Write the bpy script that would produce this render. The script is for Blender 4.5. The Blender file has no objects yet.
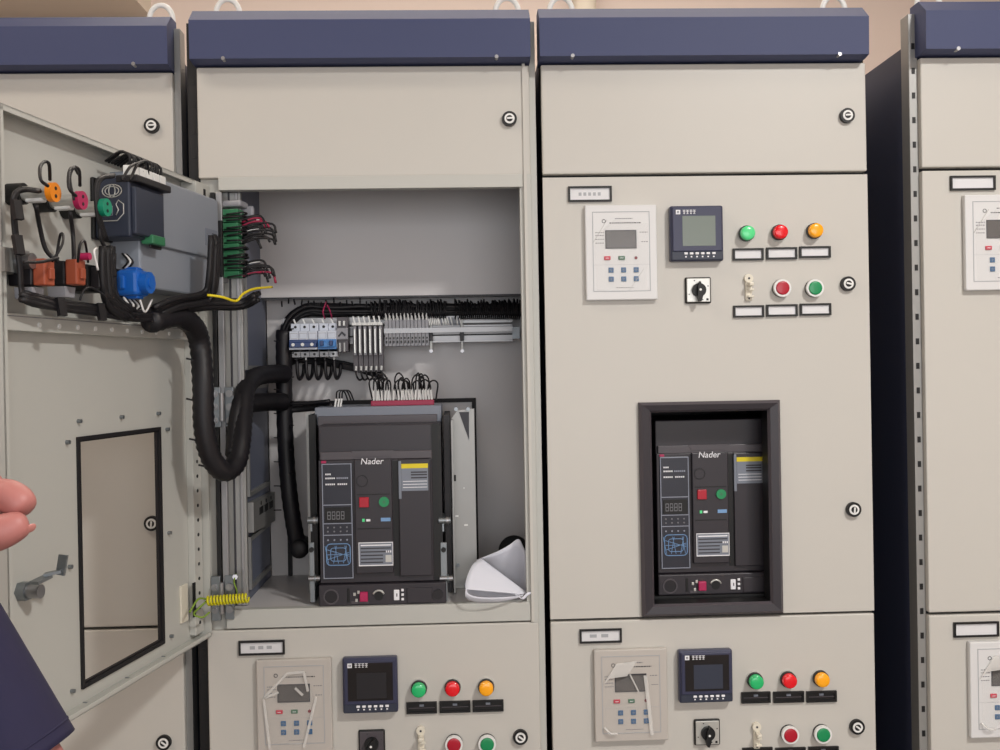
import bpy, bmesh, math, random
from mathutils import Vector, Matrix
R = random.Random(7)
C = bpy.context.scene.collection
EYE = 1.55
# ---------------------------------------------------------------- camera
F_PX, PPX, PPY = 1017.0, 496.8, 373.2
PITCH, YAW, ROLL = -0.0049, 0.038, -0.0179
cam_pos = Vector((0, -1.85, EYE))
fw = Vector((math.sin(YAW)*math.cos(PITCH), math.cos(YAW)*math.cos(PITCH), math.sin(PITCH)))
rt0 = Vector((math.cos(YAW), -math.sin(YAW), 0)); up0 = rt0.cross(fw)
rt = math.cos(ROLL)*rt0 + math.sin(ROLL)*up0
up = math.cos(ROLL)*up0 - math.sin(ROLL)*rt0
cd = bpy.data.cameras.new('camera'); cam = bpy.data.objects.new('camera', cd); C.objects.link(cam)
cam.matrix_world = Matrix((( rt.x, up.x, -fw.x, cam_pos.x), (rt.y, up.y, -fw.y, cam_pos.y), (rt.z, up.z, -fw.z, cam_pos.z), (0,0,0,1)))
cd.sensor_width = 36; cd.lens = 36*F_PX/1000; cd.clip_start = 0.02
cd.shift_x = (500-PPX)/1000; cd.shift_y = (PPY-375)/1000
bpy.context.scene.camera = cam

def ray(px, py): return fw + rt*((px-PPX)/F_PX) - up*((py-PPY)/F_PX)
def at(px, py, Y):                       # point of the plane y = Y
    d = ray(px, py); return cam_pos + d*((Y-cam_pos.y)/d.y)
def atz(px, py, Z):
    d = ray(px, py); return cam_pos + d*((Z-cam_pos.z)/d.z)
def atd(px, py, dist):
    d = ray(px, py); return cam_pos + d*dist
HX, HY, ANG = -0.4487, 0.008, 0.1958     # hinge and swing of the open door
DROT = -(math.pi/2+ANG)
et = Vector((-math.sin(ANG), -math.cos(ANG), 0)); nn = Vector((math.cos(ANG), -math.sin(ANG), 0))
H0 = Vector((HX, HY, 0))
def atdoor(px, py, off=0.0):             # local (t, off, z) on the inner face of the open door
    d = ray(px, py); p0 = H0 + nn*off
    s = (p0-cam_pos).dot(nn)/d.dot(nn); p = cam_pos + d*s - H0
    return Vector((p.dot(et), off, p.z))
def dw(v): return H0 + et*v.x + nn*v.y + Vector((0,0,v.z))

# ---------------------------------------------------------------- materials
def lin(c):
    return tuple(((v/255)/12.92 if v/255 <= .04045 else ((v/255+.055)/1.055)**2.4) for v in c)+(1,)
MT = {}
def mat(k, rgb, rough=.5, metal=0, coat=0, noise=0.0, scale=300, bump=0, emis=0, alpha=1, spec=.5):
    m = bpy.data.materials.new(k); m.use_nodes = True; nt = m.node_tree; b = nt.nodes['Principled BSDF']
    b.inputs['Base Color'].default_value = lin(rgb); b.inputs['Roughness'].default_value = rough
    b.inputs['Metallic'].default_value = metal; b.inputs['Coat Weight'].default_value = coat
    b.inputs['Specular IOR Level'].default_value = spec
    if alpha < 1: b.inputs['Alpha'].default_value = alpha
    if emis: b.inputs['Emission Color'].default_value = lin(rgb); b.inputs['Emission Strength'].default_value = emis
    if noise or bump:
        tc = nt.nodes.new('ShaderNodeTexCoord'); n = nt.nodes.new('ShaderNodeTexNoise'); n.inputs['Scale'].default_value = scale
        n.inputs['Detail'].default_value = 4
        nt.links.new(tc.outputs['Object'], n.inputs['Vector'])
        if noise:
            r = nt.nodes.new('ShaderNodeMapRange'); r.inputs[3].default_value = 1-noise; r.inputs[4].default_value = 1+noise
            mx = nt.nodes.new('ShaderNodeMix'); mx.data_type = 'RGBA'; mx.blend_type = 'MULTIPLY'; mx.inputs[0].default_value = 1
            mx.inputs[6].default_value = lin(rgb)
            nt.links.new(n.outputs['Fac'], r.inputs[0]); nt.links.new(r.outputs[0], mx.inputs[7]); nt.links.new(mx.outputs[2], b.inputs['Base Color'])
        if bump:
            bp = nt.nodes.new('ShaderNodeBump'); bp.inputs['Strength'].default_value = bump; bp.inputs['Distance'].default_value = .001
            nt.links.new(n.outputs['Fac'], bp.inputs['Height']); nt.links.new(bp.outputs['Normal'], b.inputs['Normal'])
    MT[k] = m; return m
mat('greige', (198,195,188), .42, noise=.012, scale=6, bump=.04)
mat('greige_in', (190,190,184), .45, noise=.01, scale=6)
mat('plate', (206,203,203), .4, noise=.02, scale=5)
mat('navy', (60,68,104), .6, noise=.02, scale=8)
mat('side', (52,58,80), .5, noise=.03, scale=5)
mat('inner', (98,104,122), .45, noise=.03, scale=5)
mat('dark', (24,24,28), .6)
mat('black', (10,10,12), .5)
mat('rubber', (20,18,22), .65)
mat('cable', (15,13,18), .55)
mat('wrap', (16,14,20), .5, bump=.3, scale=80)
mat('zinc', (140,146,150), .38, metal=.85, noise=.06, scale=40)
mat('galv', (160,160,158), .45, metal=.6, noise=.05, scale=20)
mat('chrome', (165,165,168), .38, metal=1)
mat('rail', (158,158,160), .38, metal=.6)
mat('white', (232,232,230), .45)
mat('paper', (222,224,234), .75, bump=.1, scale=30)
mat('card', (222,222,224), .4)
mat('relay', (218,218,218), .35)
mat('relay_line', (170,172,176), .4)
mat('relay_shaded', (190,184,177), .4)  # relay body with dimmer light and grey film put into its colour
mat('lcd', (88,85,84), .2)
mat('lcd_green', (112,122,114), .22)
mat('lcd_dark', (34,32,34), .12)
mat('text_grey', (120,120,125), .5)
mat('text_dark', (50,50,56), .5)
mat('blue_key', (52,98,140), .4)
mat('red_key', (196,36,66), .4)
mat('green_key', (62,110,84), .4)
mat('maroon', (120,24,44), .4)
mat('meter', (54,57,82), .35)
mat('meter_back', (46,52,68), .45)
mat('relay_back', (142,148,158), .42)
mat('ink', (240,240,244), .5)
mat('lamp_green', (34,178,104), .25, coat=.5, emis=.12)
mat('lamp_mint', (80,205,130), .25, coat=.5, emis=.2)
mat('lamp_red', (222,16,30), .25, coat=.5, emis=.12)
mat('lamp_amber', (246,164,18), .25, coat=.5, emis=.15)
mat('btn_red', (176,8,40), .35, coat=.3)
mat('btn_green', (8,140,84), .35, coat=.3)
mat('silver', (205,205,200), .3, metal=.5)
mat('cream', (222,216,200), .45)
mat('acb', (46,42,48), .42, bump=.05, scale=500)
mat('acb_hi', (78,73,78), .4)
mat('acb_panel', (36,38,50), .35)
mat('acb_dk', (24,21,26), .5)
mat('line', (150,155,170), .4)
mat('label_gr', (124,130,142), .45)
mat('yellow', (228,206,30), .5)
mat('glow_blue', (120,160,205), .4)
mat('orange', (240,140,20), .4)
mat('magenta', (176,32,86), .4)
mat('jade', (16,140,108), .4)
mat('terracotta', (160,78,52), .5)
mat('blue', (22,98,190), .4)
mat('mcb_white', (214,220,232), .4)
mat('mcb_grey', (186,188,192), .45)
mat('mcb_navy', (28,58,112), .35)
mat('mcb_blue', (60,128,196), .35)
mat('gn_term', (52,120,82), .45)
mat('yg', (214,206,30), .45)
mat('yg_green', (120,150,40), .45)
mat('crimson', (150,18,62), .4)
mat('pvc_grey', (150,150,156), .45)
mat('clear', (230,228,226), .3, alpha=.04)
mat('clear_edge', (240,238,234), .25, alpha=.45)
mat('skin', (168,106,100), .5, bump=.15, scale=220)
mat('nail', (190,126,118), .3)
mat('jacket', (24,20,54), .8, noise=.12, scale=60, bump=.4)
mat('trousers', (40,42,50), .85)
mat('hair', (24,20,20), .6)
mat('shoe', (20,20,22), .4)
mat('wall', (222,206,197), .85, noise=.02, scale=2)
mat('ceil', (226,216,200), .85)
mat('floor', (120,116,110), .5, noise=.06, scale=3)
mat('light', (255,244,228), .5, emis=6)

# ---------------------------------------------------------------- mesh builder
class MB:
    def __init__(s): s.v=[]; s.f=[]; s.m=[]; s.s=[]; s.keys=[]
    def k(s, m):
        if m not in s.keys: s.keys.append(m)
        return s.keys.index(m)
    def add(s, vs, fs, m, smooth=False):
        o=len(s.v); s.v += [tuple(v) for v in vs]; i=s.k(m)
        for f in fs: s.f.append(tuple(o+a for a in f)); s.m.append(i); s.s.append(smooth)
        return s
    def box(s, x0,x1,y0,y1,z0,z1, m, b=0):
        x0,x1=sorted((x0,x1)); y0,y1=sorted((y0,y1)); z0,z1=sorted((z0,z1))
        if b:
            b=min(b,(x1-x0)*.45,(y1-y0)*.45,(z1-z0)*.45)
            bm=bmesh.new(); bmesh.ops.create_cube(bm,size=1)
            for v in bm.verts: v.co=((x0+x1)/2+v.co.x*(x1-x0),(y0+y1)/2+v.co.y*(y1-y0),(z0+z1)/2+v.co.z*(z1-z0))
            bmesh.ops.bevel(bm,geom=bm.edges[:],offset=b,segments=2,affect='EDGES',profile=.5)
            bm.verts.ensure_lookup_table(); bm.verts.index_update()
            s.add([v.co for v in bm.verts],[[v.index for v in f.verts] for f in bm.faces],m); bm.free(); return s
        vs=[(x,y,z) for x in(x0,x1) for y in(y0,y1) for z in(z0,z1)]
        return s.add(vs,[(0,1,3,2),(4,6,7,5),(0,4,5,1),(2,3,7,6),(0,2,6,4),(1,5,7,3)],m)
    def obox(s, p0, p1, w, h, m, upv=(0,0,1)):          # bar from p0 to p1
        p0=Vector(p0);p1=Vector(p1);d=(p1-p0).normalized();u=Vector(upv);a=d.cross(u)
        if a.length<1e-4: a=d.cross(Vector((1,0,0)))
        a.normalize(); c=a.cross(d)
        vs=[p+a*(i*w/2)+c*(j*h/2) for p in(p0,p1) for i,j in((-1,-1),(1,-1),(1,1),(-1,1))]
        return s.add(vs,[(0,3,2,1),(4,5,6,7),(0,1,5,4),(1,2,6,5),(2,3,7,6),(3,0,4,7)],m)
    def cyl(s, p0, p1, r0, m, r1=None, n=20, smooth=True):
        r1=r0 if r1 is None else r1; p0=Vector(p0);p1=Vector(p1);d=(p1-p0).normalized()
        a=d.cross(Vector((0,0,1)) if abs(d.z)<.9 else Vector((1,0,0))).normalized(); c=d.cross(a)
        vs=[p+(a*math.cos(t*2*math.pi/n)+c*math.sin(t*2*math.pi/n))*r for p,r in((p0,r0),(p1,r1)) for t in range(n)]
        s.add(vs,[(i,(i+1)%n,n+(i+1)%n,n+i) for i in range(n)],m,smooth)
        o=[vs[:n],vs[n:]]
        s.add(o[0],[tuple(range(n))[::-1]],m); s.add(o[1],[tuple(range(n))],m); return s
    def dome(s, c, d, r, h, m, n=20, k=5):
        c=Vector(c);d=Vector(d).normalized(); a=d.cross(Vector((0,0,1)) if abs(d.z)<.9 else Vector((1,0,0))).normalized(); e=d.cross(a)
        vs=[]
        for j in range(k):
            t=j/k*math.pi/2
            for i in range(n):
                q=i*2*math.pi/n; vs.append(c+d*(h*math.sin(t))+(a*math.cos(q)+e*math.sin(q))*r*math.cos(t))
        vs.append(c+d*h)
        fs=[(j*n+i,j*n+(i+1)%n,(j+1)*n+(i+1)%n,(j+1)*n+i) for j in range(k-1) for i in range(n)]
        fs+=[((k-1)*n+i,(k-1)*n+(i+1)%n,k*n) for i in range(n)]
        return s.add(vs,fs,m,True)
    def ring(s, c, d, ro, ri, h, m, n=24):               # washer
        c=Vector(c);d=Vector(d).normalized(); a=d.cross(Vector((0,0,1)) if abs(d.z)<.9 else Vector((1,0,0))).normalized(); e=d.cross(a)
        vs=[c+d*hh+(a*math.cos(i*2*math.pi/n)+e*math.sin(i*2*math.pi/n))*r for r,hh in((ro,0),(ro,h),(ri,h),(ri,0)) for i in range(n)]
        return s.add(vs,[(j*n+i,j*n+(i+1)%n,((j+1)%4)*n+(i+1)%n,((j+1)%4)*n+i) for j in range(4) for i in range(n)],m)
    def tube(s, pts, r, m, n=8, sub=5, rib=0):
        pts=[Vector(p) for p in pts]
        if sub>1 and len(pts)>2:
            q=[]
            P=[pts[0]*2-pts[1]]+pts+[pts[-1]*2-pts[-2]]
            for i in range(1,len(P)-2):
                for j in range(sub):
                    t=j/sub; a,b,c,d=P[i-1:i+3]
                    q.append(.5*((2*b)+(c-a)*t+(2*a-5*b+4*c-d)*t*t+(3*b-a-3*c+d)*t**3))
            q.append(pts[-1]); pts=q
        nrm=None; vs=[]
        for i,p in enumerate(pts):
            d=(pts[min(i+1,len(pts)-1)]-pts[max(i-1,0)]).normalized()
            if nrm is None:
                nrm=d.cross(Vector((0,0,1)))
                if nrm.length<.1: nrm=d.cross(Vector((1,0,0)))
            nrm=(nrm-d*nrm.dot(d)).normalized(); e=d.cross(nrm)
            rr=r*(1+(rib if i%2 else -rib))
            for k in range(n): vs.append(p+(nrm*math.cos(k*2*math.pi/n)+e*math.sin(k*2*math.pi/n))*rr)
        L=len(pts)
        fs=[(i*n+k,i*n+(k+1)%n,(i+1)*n+(k+1)%n,(i+1)*n+k) for i in range(L-1) for k in range(n)]
        fs+=[tuple(range(n))[::-1],tuple((L-1)*n+k for k in range(n))]
        return s.add(vs,fs,m,True)
    def poly(s, pts, y0, y1, m):                          # xz outline extruded along y
        n=len(pts); vs=[(p[0],y,p[1]) for y in(y0,y1) for p in pts]
        return s.add(vs,[tuple(range(n)),tuple(range(2*n-1,n-1,-1))]+[(i,n+i,n+(i+1)%n,(i+1)%n) for i in range(n)],m)
    def frame(s, x0,x1,z0,z1,hx0,hx1,hz0,hz1,y0,y1,m):
        s.box(x0,hx0,y0,y1,z0,z1,m); s.box(hx1,x1,y0,y1,z0,z1,m); s.box(hx0,hx1,y0,y1,z0,hz0,m); s.box(hx0,hx1,y0,y1,hz1,z1,m); return s
    def text(s, txt, x, z, y, h, m, depth=.0004, shear=0, align='CENTER'):
        cu=bpy.data.curves.new('t','FONT'); cu.body=txt; cu.size=h*1.4; cu.extrude=depth; cu.align_x=align; cu.align_y='CENTER'; cu.shear=shear; cu.offset=.0
        o=bpy.data.objects.new('t',cu); C.objects.link(o); dg=bpy.context.evaluated_depsgraph_get(); dg.update()
        me=bpy.data.meshes.new_from_object(o.evaluated_get(dg))
        s.add([(x+v.co.x,y-v.co.z,z+v.co.y) for v in me.vertices],[tuple(p.vertices) for p in me.polygons],m)
        bpy.data.objects.remove(o); bpy.data.curves.remove(cu); bpy.data.meshes.remove(me); return s
    def build(s, name, parent=None, loc=(0,0,0), rz=0, fix=True):
        me=bpy.data.meshes.new(name); me.from_pydata(s.v,[],s.f)
        for k in s.keys: me.materials.append(MT[k])
        me.polygons.foreach_set('material_index',s.m); me.polygons.foreach_set('use_smooth',s.s)
        if fix:
            bm=bmesh.new(); bm.from_mesh(me); bmesh.ops.recalc_face_normals(bm,faces=bm.faces); bm.to_mesh(me); bm.free()
        me.update()
        o=bpy.data.objects.new(name,me); C.objects.link(o); o.location=loc; o.rotation_euler=(0,0,rz)
        if parent: o.parent=parent
        return o
def tag(o, label=None, cat=None, group=None, kind=None):
    for k,v in(('label',label),('category',cat),('group',group),('kind',kind)):
        if v: o[k]=v
    return o
def thing(name, loc, rz, label, cat, group=None):
    o=bpy.data.objects.new(name,None); C.objects.link(o); o.location=loc; o.rotation_euler=(0,0,rz); o.empty_display_size=.05
    return tag(o,label,cat,group)
def children(o): return [c for c in bpy.data.objects if c.parent==o]
def copy_tree(o, parent=None):
    c=o.copy(); C.objects.link(c); c.parent=parent
    for ch in children(o): copy_tree(ch,c)
    return c

# ---------------------------------------------------------------- room
def st(name, mb): return tag(mb.build(name), kind='structure')
st('floor', MB().box(-3.2,3.4,-3.6,2.0,-.1,0,'floor'))
st('wall_back', MB().box(-3.2,3.4,2.0,2.1,0,3.6,'wall'))
st('wall_left', MB().box(-3.3,-3.2,-3.6,2.1,0,3.6,'wall'))
st('wall_right', MB().box(3.4,3.5,-3.6,2.1,0,3.6,'wall'))
st('wall_front', MB().box(-3.3,3.5,-3.7,-3.6,0,3.6,'wall'))
st('ceiling', MB().box(-3.3,3.5,-3.7,2.1,3.6,3.7,'ceil'))
p=at(0,10,1.9); q=at(143,5,1.9)
st('trim_1', MB().box(-3.2,q.x,1.7,2.0,q.z-.01,3.5,'ceil').box(-3.2,q.x,1.66,1.7,3.2,3.5,'ceil'))
st('trim_2', MB().cyl(at(584,0,1.95)-Vector((0,0,.6)),at(584,0,1.95)+Vector((0,0,.4)),.045,'ceil').box(at(584,0,1.95).x-.06,at(584,0,1.95).x+.06,1.93,2.0,3.3,3.34,'ceil'))

# ---------------------------------------------------------------- cabinets
zT, zS1, zS2 = EYE+.5531, EYE+.3475, EYE-.4623
W=.6; DEP=.75; TOP=EYE+.655
def lock_mb():
    m=MB(); m.cyl((0,-.0005,0),(0,-.006,0),.0135,'black',n=28); m.ring((0,-.006,0),(0,-1,0),.0135,.0095,.002,'black')
    m.cyl((0,-.006,0),(0,-.009,0),.0092,'white',n=24); m.cyl((0,-.009,0),(0,-.0093,0),.0058,'black',n=20); m.obox((-.004,-.0095,-.002),(.005,-.0095,.0035),.003,.0022,'white',(0,1,0))
    return m
LOCKMESH=None
def lock(parent, x, z, y=0, rot=0):
    global LOCKMESH
    if LOCKMESH is None:
        o=lock_mb().build('cam_lock',parent); LOCKMESH=o.data
    else:
        o=bpy.data.objects.new('cam_lock',LOCKMESH); C.objects.link(o); o.parent=parent
    o.location=(x,y,z); o.rotation_euler=(0,rot,0); return o
def door_mb(x0,x1,z0,z1,hole=None,mt='greige',th=.018):
    m=MB()
    if hole: 
        hx0,hx1,hz0,hz1=hole; m.frame(x0,x1,z0,z1,hx0,hx1,hz0,hz1,0,th,mt)
    else: m.box(x0,x1,0,th,z0,z1,mt,.0025)
    return m
def label_holder(parent, x0,x1,z0,z1, card='card', name='label_holder', marks=0):
    m=MB(); m.frame(x0,x1,z0,z1,x0+.0035,x1-.0035,z0+.0035,z1-.0035,-.005,-.0005,'black'); m.box(x0+.0035,x1-.0035,-.002,-.0005,z0+.0035,z1-.0035,card)
    if card=='black': 
        m.box((x0+x1)/2-.004,(x0+x1)/2+.004,-.0026,-.002,z1-.0085,z1-.0045,'label_gr'); m.box(x0+.004,x1-.004,-.0032,-.002,(z0+z1)/2-.001,(z0+z1)/2,'acb_hi')  # small pale patch is a painted highlight on the black card
    if marks:
        w=(x1-x0)*.55/marks
        for i in range(marks):
            a=x0+(x1-x0)*.24+i*w; m.box(a,a+w*.6,-.0023,-.002,(z0+z1)/2-.003,(z0+z1)/2+.003,'relay_line')
    return m.build(name,parent)

CAB={}
def cabinet(k, x, y, label, left_post=.02, right_post=.012, open_mid=False, hole=None):
    c=thing('switchgear_cabinet',(x,y,0),0,label,'electrical cabinet','row of switchgear cabinets'); CAB[k]=c
    # plinth, side panels, back, roof
    pl=left_post; pr=right_post; L,Rr=-pl,W+pr
    MB().box(L+.005,Rr-.005,.03,DEP,0,.1,'dark').build('plinth',c)
    for sx,nm in((L,'side_panel'),(Rr-.004,'side_panel')):
        MB().box(sx,sx+.004,.045,DEP,.1,TOP-.08,'side').build(nm,c)
    MB().box(L,Rr,DEP,DEP+.01,.1,TOP-.08,'side').build('back_panel',c)
    MB().box(L+.004,Rr-.004,.047,DEP+.01,TOP-.08,TOP-.072,'side').build('roof_panel',c)
    for a,b in((L,0.0),(W,Rr)):
        m=MB(); pm_='black' if (k=='c2' and a<0) else ('greige_in' if k=='c2' else 'galv'); m.box(a,b,.012,.045,.1,TOP-.02,pm_,.001)  # open cabinet's left post coloured black to stand for recess shade
        if b-a>.015:
            z=.14
            while z<TOP-.05:
                m.box((a+b)/2-.003,(a+b)/2+.003,.0112,.0125,z,z+.011,'black'); z+=.045
        m.build('corner_post',c)
    # header
    m=MB(); prof=[(-.012,zT+.001),(-.032,zT+.004),(-.034,TOP-.03),(-.004,TOP-.004),(.03,TOP-.004),(.03,zT+.001)]
    x0,x1=-.004,(W-.006 if k=='c3' else W+.001); n=len(prof); e=.004
    vs=[(xx,py,pz) for xx in(x0,x1) for py,pz in prof]
    m.add(vs,[tuple(range(n)),tuple(range(2*n-1,n-1,-1))]+[(i,(i+1)%n,n+(i+1)%n,n+i) for i in range(n)],'navy')
    h=m.build('header_cover',c)
    s=MB()
    for xx in(.055,.54): s.cyl((xx,-.02,zT+.0045),(xx,-.033,zT+.0045),.0035,'chrome',n=10)
    s.build('screw',h)
    for xx in (.045,.565):
        m=MB(); zc=TOP+.012; m.box(xx-.008,xx+.008,.05,.07,TOP-.072,TOP-.012,'white')
        m.tube([(xx+.022*math.cos(t),.06,zc+.028*math.sin(t)) for t in [i*math.pi/8-.4 for i in range(11)]],.005,'white',n=8,sub=2)
        m.cyl((xx-.0,.06,TOP-.02),(xx,.06,TOP-.008),.02,'white'); m.build('lifting_eye',c)
    # inner face frame behind door edges
    for z in ((.1,.14),(zS2-.012,zS2+.004),(zS1-.01,zS1+.012),(zT-.006,zT+.02)): MB().box(0,W,.019,.04,z[0],z[1],'dark' if not open_mid else 'greige_in').build('cross_rail',c)
    d=door_mb(0,W,zS1+.004,zT-.002).build('upper_door',c); lock(d,.5625,EYE+.4527,0,.5)
    d=door_mb(0,W,.11,zS2-.003).build('lower_door',c); lock(d,.5625,EYE-.6729,0,1.2); c['_l']=0
    CAB[k+'_low']=d
    if not open_mid:
        d=door_mb(0,W,zS2+.002,zS1-.002,hole).build('main_door',c); CAB[k+'_mid']=d; lock(d,.5625-(.014 if k=='c1' else 0),EYE-.2718,0,2.2)
    return c
c1=cabinet('c1',-1.112,.0316,'beige cabinet half hidden behind the open grey door',right_post=.012)
c2=cabinet('c2',-.461,.0026,'beige cabinet with its middle door swung open showing wiring and breaker',right_post=.012,open_mid=True)
# door 3 window from pixels
y3=0.0; X3=.1605
a=at(650,412,y3); b=at(770,601,y3); hole=(a.x-X3,b.x-X3,b.z,a.z)
c3=cabinet('c3',X3,y3,'closed beige cabinet with a black framed breaker window in its door',left_post=.0,right_post=.0,hole=hole)
c4=cabinet('c4',.8502,-.0283,'beige cabinet cut by the photo edge beside the dark gap and perforated post',left_post=.016)
for c in (c1,c2,c3,c4):
    if '_l' in c: del c['_l']
# extra right hand lock of closed upper panel on door 3
p=at(847,284,y3); lock(CAB['c3_mid'],p.x-X3,p.z,0,.8)
# breaker window bezel on door 3
a=at(638,402.5,y3); b=at(782,612,y3); bx=MB()
ox0,ox1,oz0,oz1=a.x-X3,b.x-X3,b.z,a.z; hx0,hx1,hz0,hz1=hole
def bevring(m,o,i,yo,yi,mt):
    O=[(o[0],yo,o[2]),(o[1],yo,o[2]),(o[1],yo,o[3]),(o[0],yo,o[3])]; I=[(i[0],yi,i[2]),(i[1],yi,i[2]),(i[1],yi,i[3]),(i[0],yi,i[3])]
    m.add(O+I,[(k,(k+1)%4,4+(k+1)%4,4+k) for k in range(4)],mt)
o_=(ox0,ox1,oz0,oz1); mid=(ox0+.005,ox1-.005,oz0+.005,oz1-.005)
bevring(bx,o_,o_,0,-.008,'acb'); bevring(bx,o_,mid,-.008,-.013,'acb_hi'); inn=(hx0+.001,hx1-.001,hz0+.001,hz1-.001)
mid2=(hx0-.003,hx1+.003,hz0-.003,hz1+.003)
bevring(bx,mid,mid2,-.013,-.011,'acb'); bevring(bx,mid2,inn,-.011,-.005,'acb_hi'); bevring(bx,inn,inn,-.005,.03,'black')
bx.build('breaker_bezel',CAB['c3_mid'])
# inner box painted black for interior shade around the breaker of cabinet 3
m=MB(); m.frame(hx0-.06,hx1+.06,hz0-.03,hz1+.04,hx0-.055,hx1+.055,hz0-.025,hz1+.035,.06,.32,'black'); m.box(hx0-.06,hx1+.06,.32,.325,hz0-.03,hz1+.04,'black'); m.build('shaded_compartment',c3)

# ------------------------------------------------ open compartment of cabinet 2
X2,Y2=-.461,.0026
def L2(px,py,Y): p=at(px,py,Y); return p.x-X2,p.z
zi0=L2(400,606,0)[1]            # shelf level
zin=L2(400,188,0)[1]
m=MB()
xl=L2(222,400,0.0)[0]; xr=L2(527,400,0)[0]
m.box(xr,W,0,.02,zS2-.004,zS1+.006,'greige_in',.001); m.box(xr-.006,xr,.004,.03,zi0,zin,'greige_in')
m.box(0,xl,.014,.03,zS2-.004,zS1+.006,'greige_in',.001)
m.box(xl,xr,0,.02,zin,zS1+.006,'greige_in',.001); m.box(xl,xr,0.0,.02,zS2+.0,zi0,'greige_in',.001)
m.box(W-.013,W-.008,-.004,0,zS2,zT,'greige')
m.build('door_frame',c2)
YP=.31
zb=L2(400,575,YP)[1]
m=MB(); m.add([(xl-.02,.02,zi0),(xr+.02,.02,zi0),(xr+.02,YP+.02,zi0-.001),(xl-.02,YP+.02,zi0-.001)],[(0,1,2,3)],'plate'); m.box(xl-.02,xr+.02,.02,YP+.02,zi0-.004,zi0-.0012,'plate'); m.build('shelf',c2)
# inner left side panel, navy grey, with raised edge frame and punched bracket
yl0,yl1=.06,YP
xs=.06
m=MB(); m.box(xs-.004,xs,.05,YP,zi0,zin+.09,'inner')
m.build('inner_side_panel',c2)
# upper compartment cover panel
zc=L2(400,297,.25)[1]
m=MB(); m.box(xs,W+.0,.25,.256,zc,zin+.09,'plate'); m.box(xs,W+.0,.256,.29,zc,zc+.004,'plate'); m.box(xs,W+.0,.249,.2505,zc-.001,zc+.003,'text_dark'); m.build('upper_cover_panel',c2)
xm0=xs
gx0,gz1=L2(285,401.5,YP-.004); gx1,gz0=L2(479.5,600,YP-.004)
m=MB(); m.box(xm0,W,YP,YP+.006,zi0-.002,zc+.1,'plate'); m.box(xm0-.003,xm0,YP-.012,YP+.004,zi0,zc+.1,'plate'); m.build('mounting_plate',c2)
# rubber gasket frame around breaker cut-out
m=MB(); g=.0085; m.frame(gx0,gx1,gz0,gz1,gx0+g,gx1-g,gz0+.0,gz1-g,YP-.008,YP-.0005,'rubber'); m.build('gasket',c2)
# lighter inset plate area above breaker
x0,z1=L2(290,372,YP); x1,z0=L2(465,401,YP); MB().box(x0,x1,YP-.003,YP-.0003,z0,z1,'plate').build('cover_plate',c2)
# cable hole with grommet
hx,hz=L2(514,551,YP-.002); m=MB(); m.cyl((hx,YP-.0004,hz),(hx,YP-.003,hz),.031,'black',n=32); m.ring((hx,YP-.0004,hz),(0,-1,0),.033,.028,.006,'rubber',n=32); m.build('cable_grommet',c2)
# hinge side posts and rails
m=MB()
def vpost(px0,px1,Y,py0,py1,mt,th=.012,m_=None):
    a=L2(px0,(py0+py1)/2,Y)[0]; b=L2(px1,(py0+py1)/2,Y)[0]; z1=L2((px0+px1)/2,py0,Y)[1]; z0=L2((px0+px1)/2,py1,Y)[1]
    m_.box(a,b,Y,Y+th,z0,z1,mt,.001)
vpost(219,225,-.002,192,606,'rail',.012,m); m.build('hinge_post',c2)
m=MB(); vpost(213.5,218,.0,192,606,'black',.01,m); m.build('gap_shade_strip',c2)  # black strip painting the shade of the gap beside the door edge
m=MB(); vpost(226,244,.03,192,606,'galv',.012,m); vpost(231,233,.028,192,606,'text_dark',.003,m); vpost(238,241,.027,192,606,'rail',.004,m); m.build('channel_post',c2)

m=MB(); x0,z1=L2(236,493,.08); 
zz=[L2(240,503,.07)[1],L2(277,492,YP-.02)[1],L2(277,521,YP-.02)[1],L2(240,533,.07)[1]]
vs=[(xs+.001,.07,zz[0]),(xs+.001,YP-.02,zz[1]),(xs+.001,YP-.02,zz[2]),(xs+.001,.07,zz[3])]; vs2=[(v[0]+.012,v[1],v[2]) for v in vs]
m.add(vs+vs2,[(0,1,2,3),(7,6,5,4),(0,4,5,1),(1,5,6,2),(2,6,7,3),(3,7,4,0)],'galv')
for t in(.33,.56,.8):
    yy=.07+t*(YP-.09); zc2=zz[0]+(zz[1]-zz[0])*t-.022; m.box(xs+.0125,xs+.014,yy-.018,yy+.018,zc2-.007,zc2+.007,'black',.0)
    m.cyl((xs+.0125,yy,zc2+.014),(xs+.014,yy,zc2+.014),.004,'black',n=10)
m.build('punched_bracket',c2)
# raised frames on the side panel
m=MB()
za=L2(240,340,.1)[1]
m.frame(0,1,0,1,0.02,.98,.02,.98,0,1,'side') if False else None
for (za,zb_) in ((L2(240,333,.08)[1],L2(240,306,.08)[1]),):
    pass
for (zl,zh) in ((zi0+.02,zz[3]-.01),(zz[0]+.01,L2(240,385,.08)[1]),(L2(240,370,.08)[1],zin-.02)):
    m.box(xs,xs+.006,.075,.083,zl,zh,'galv'); m.box(xs,xs+.006,.083,YP-.03,zl,zl+.008,'galv'); m.box(xs,xs+.006,.083,YP-.03,zh-.008,zh,'galv')
m.build('panel_rib',c2)
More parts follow.
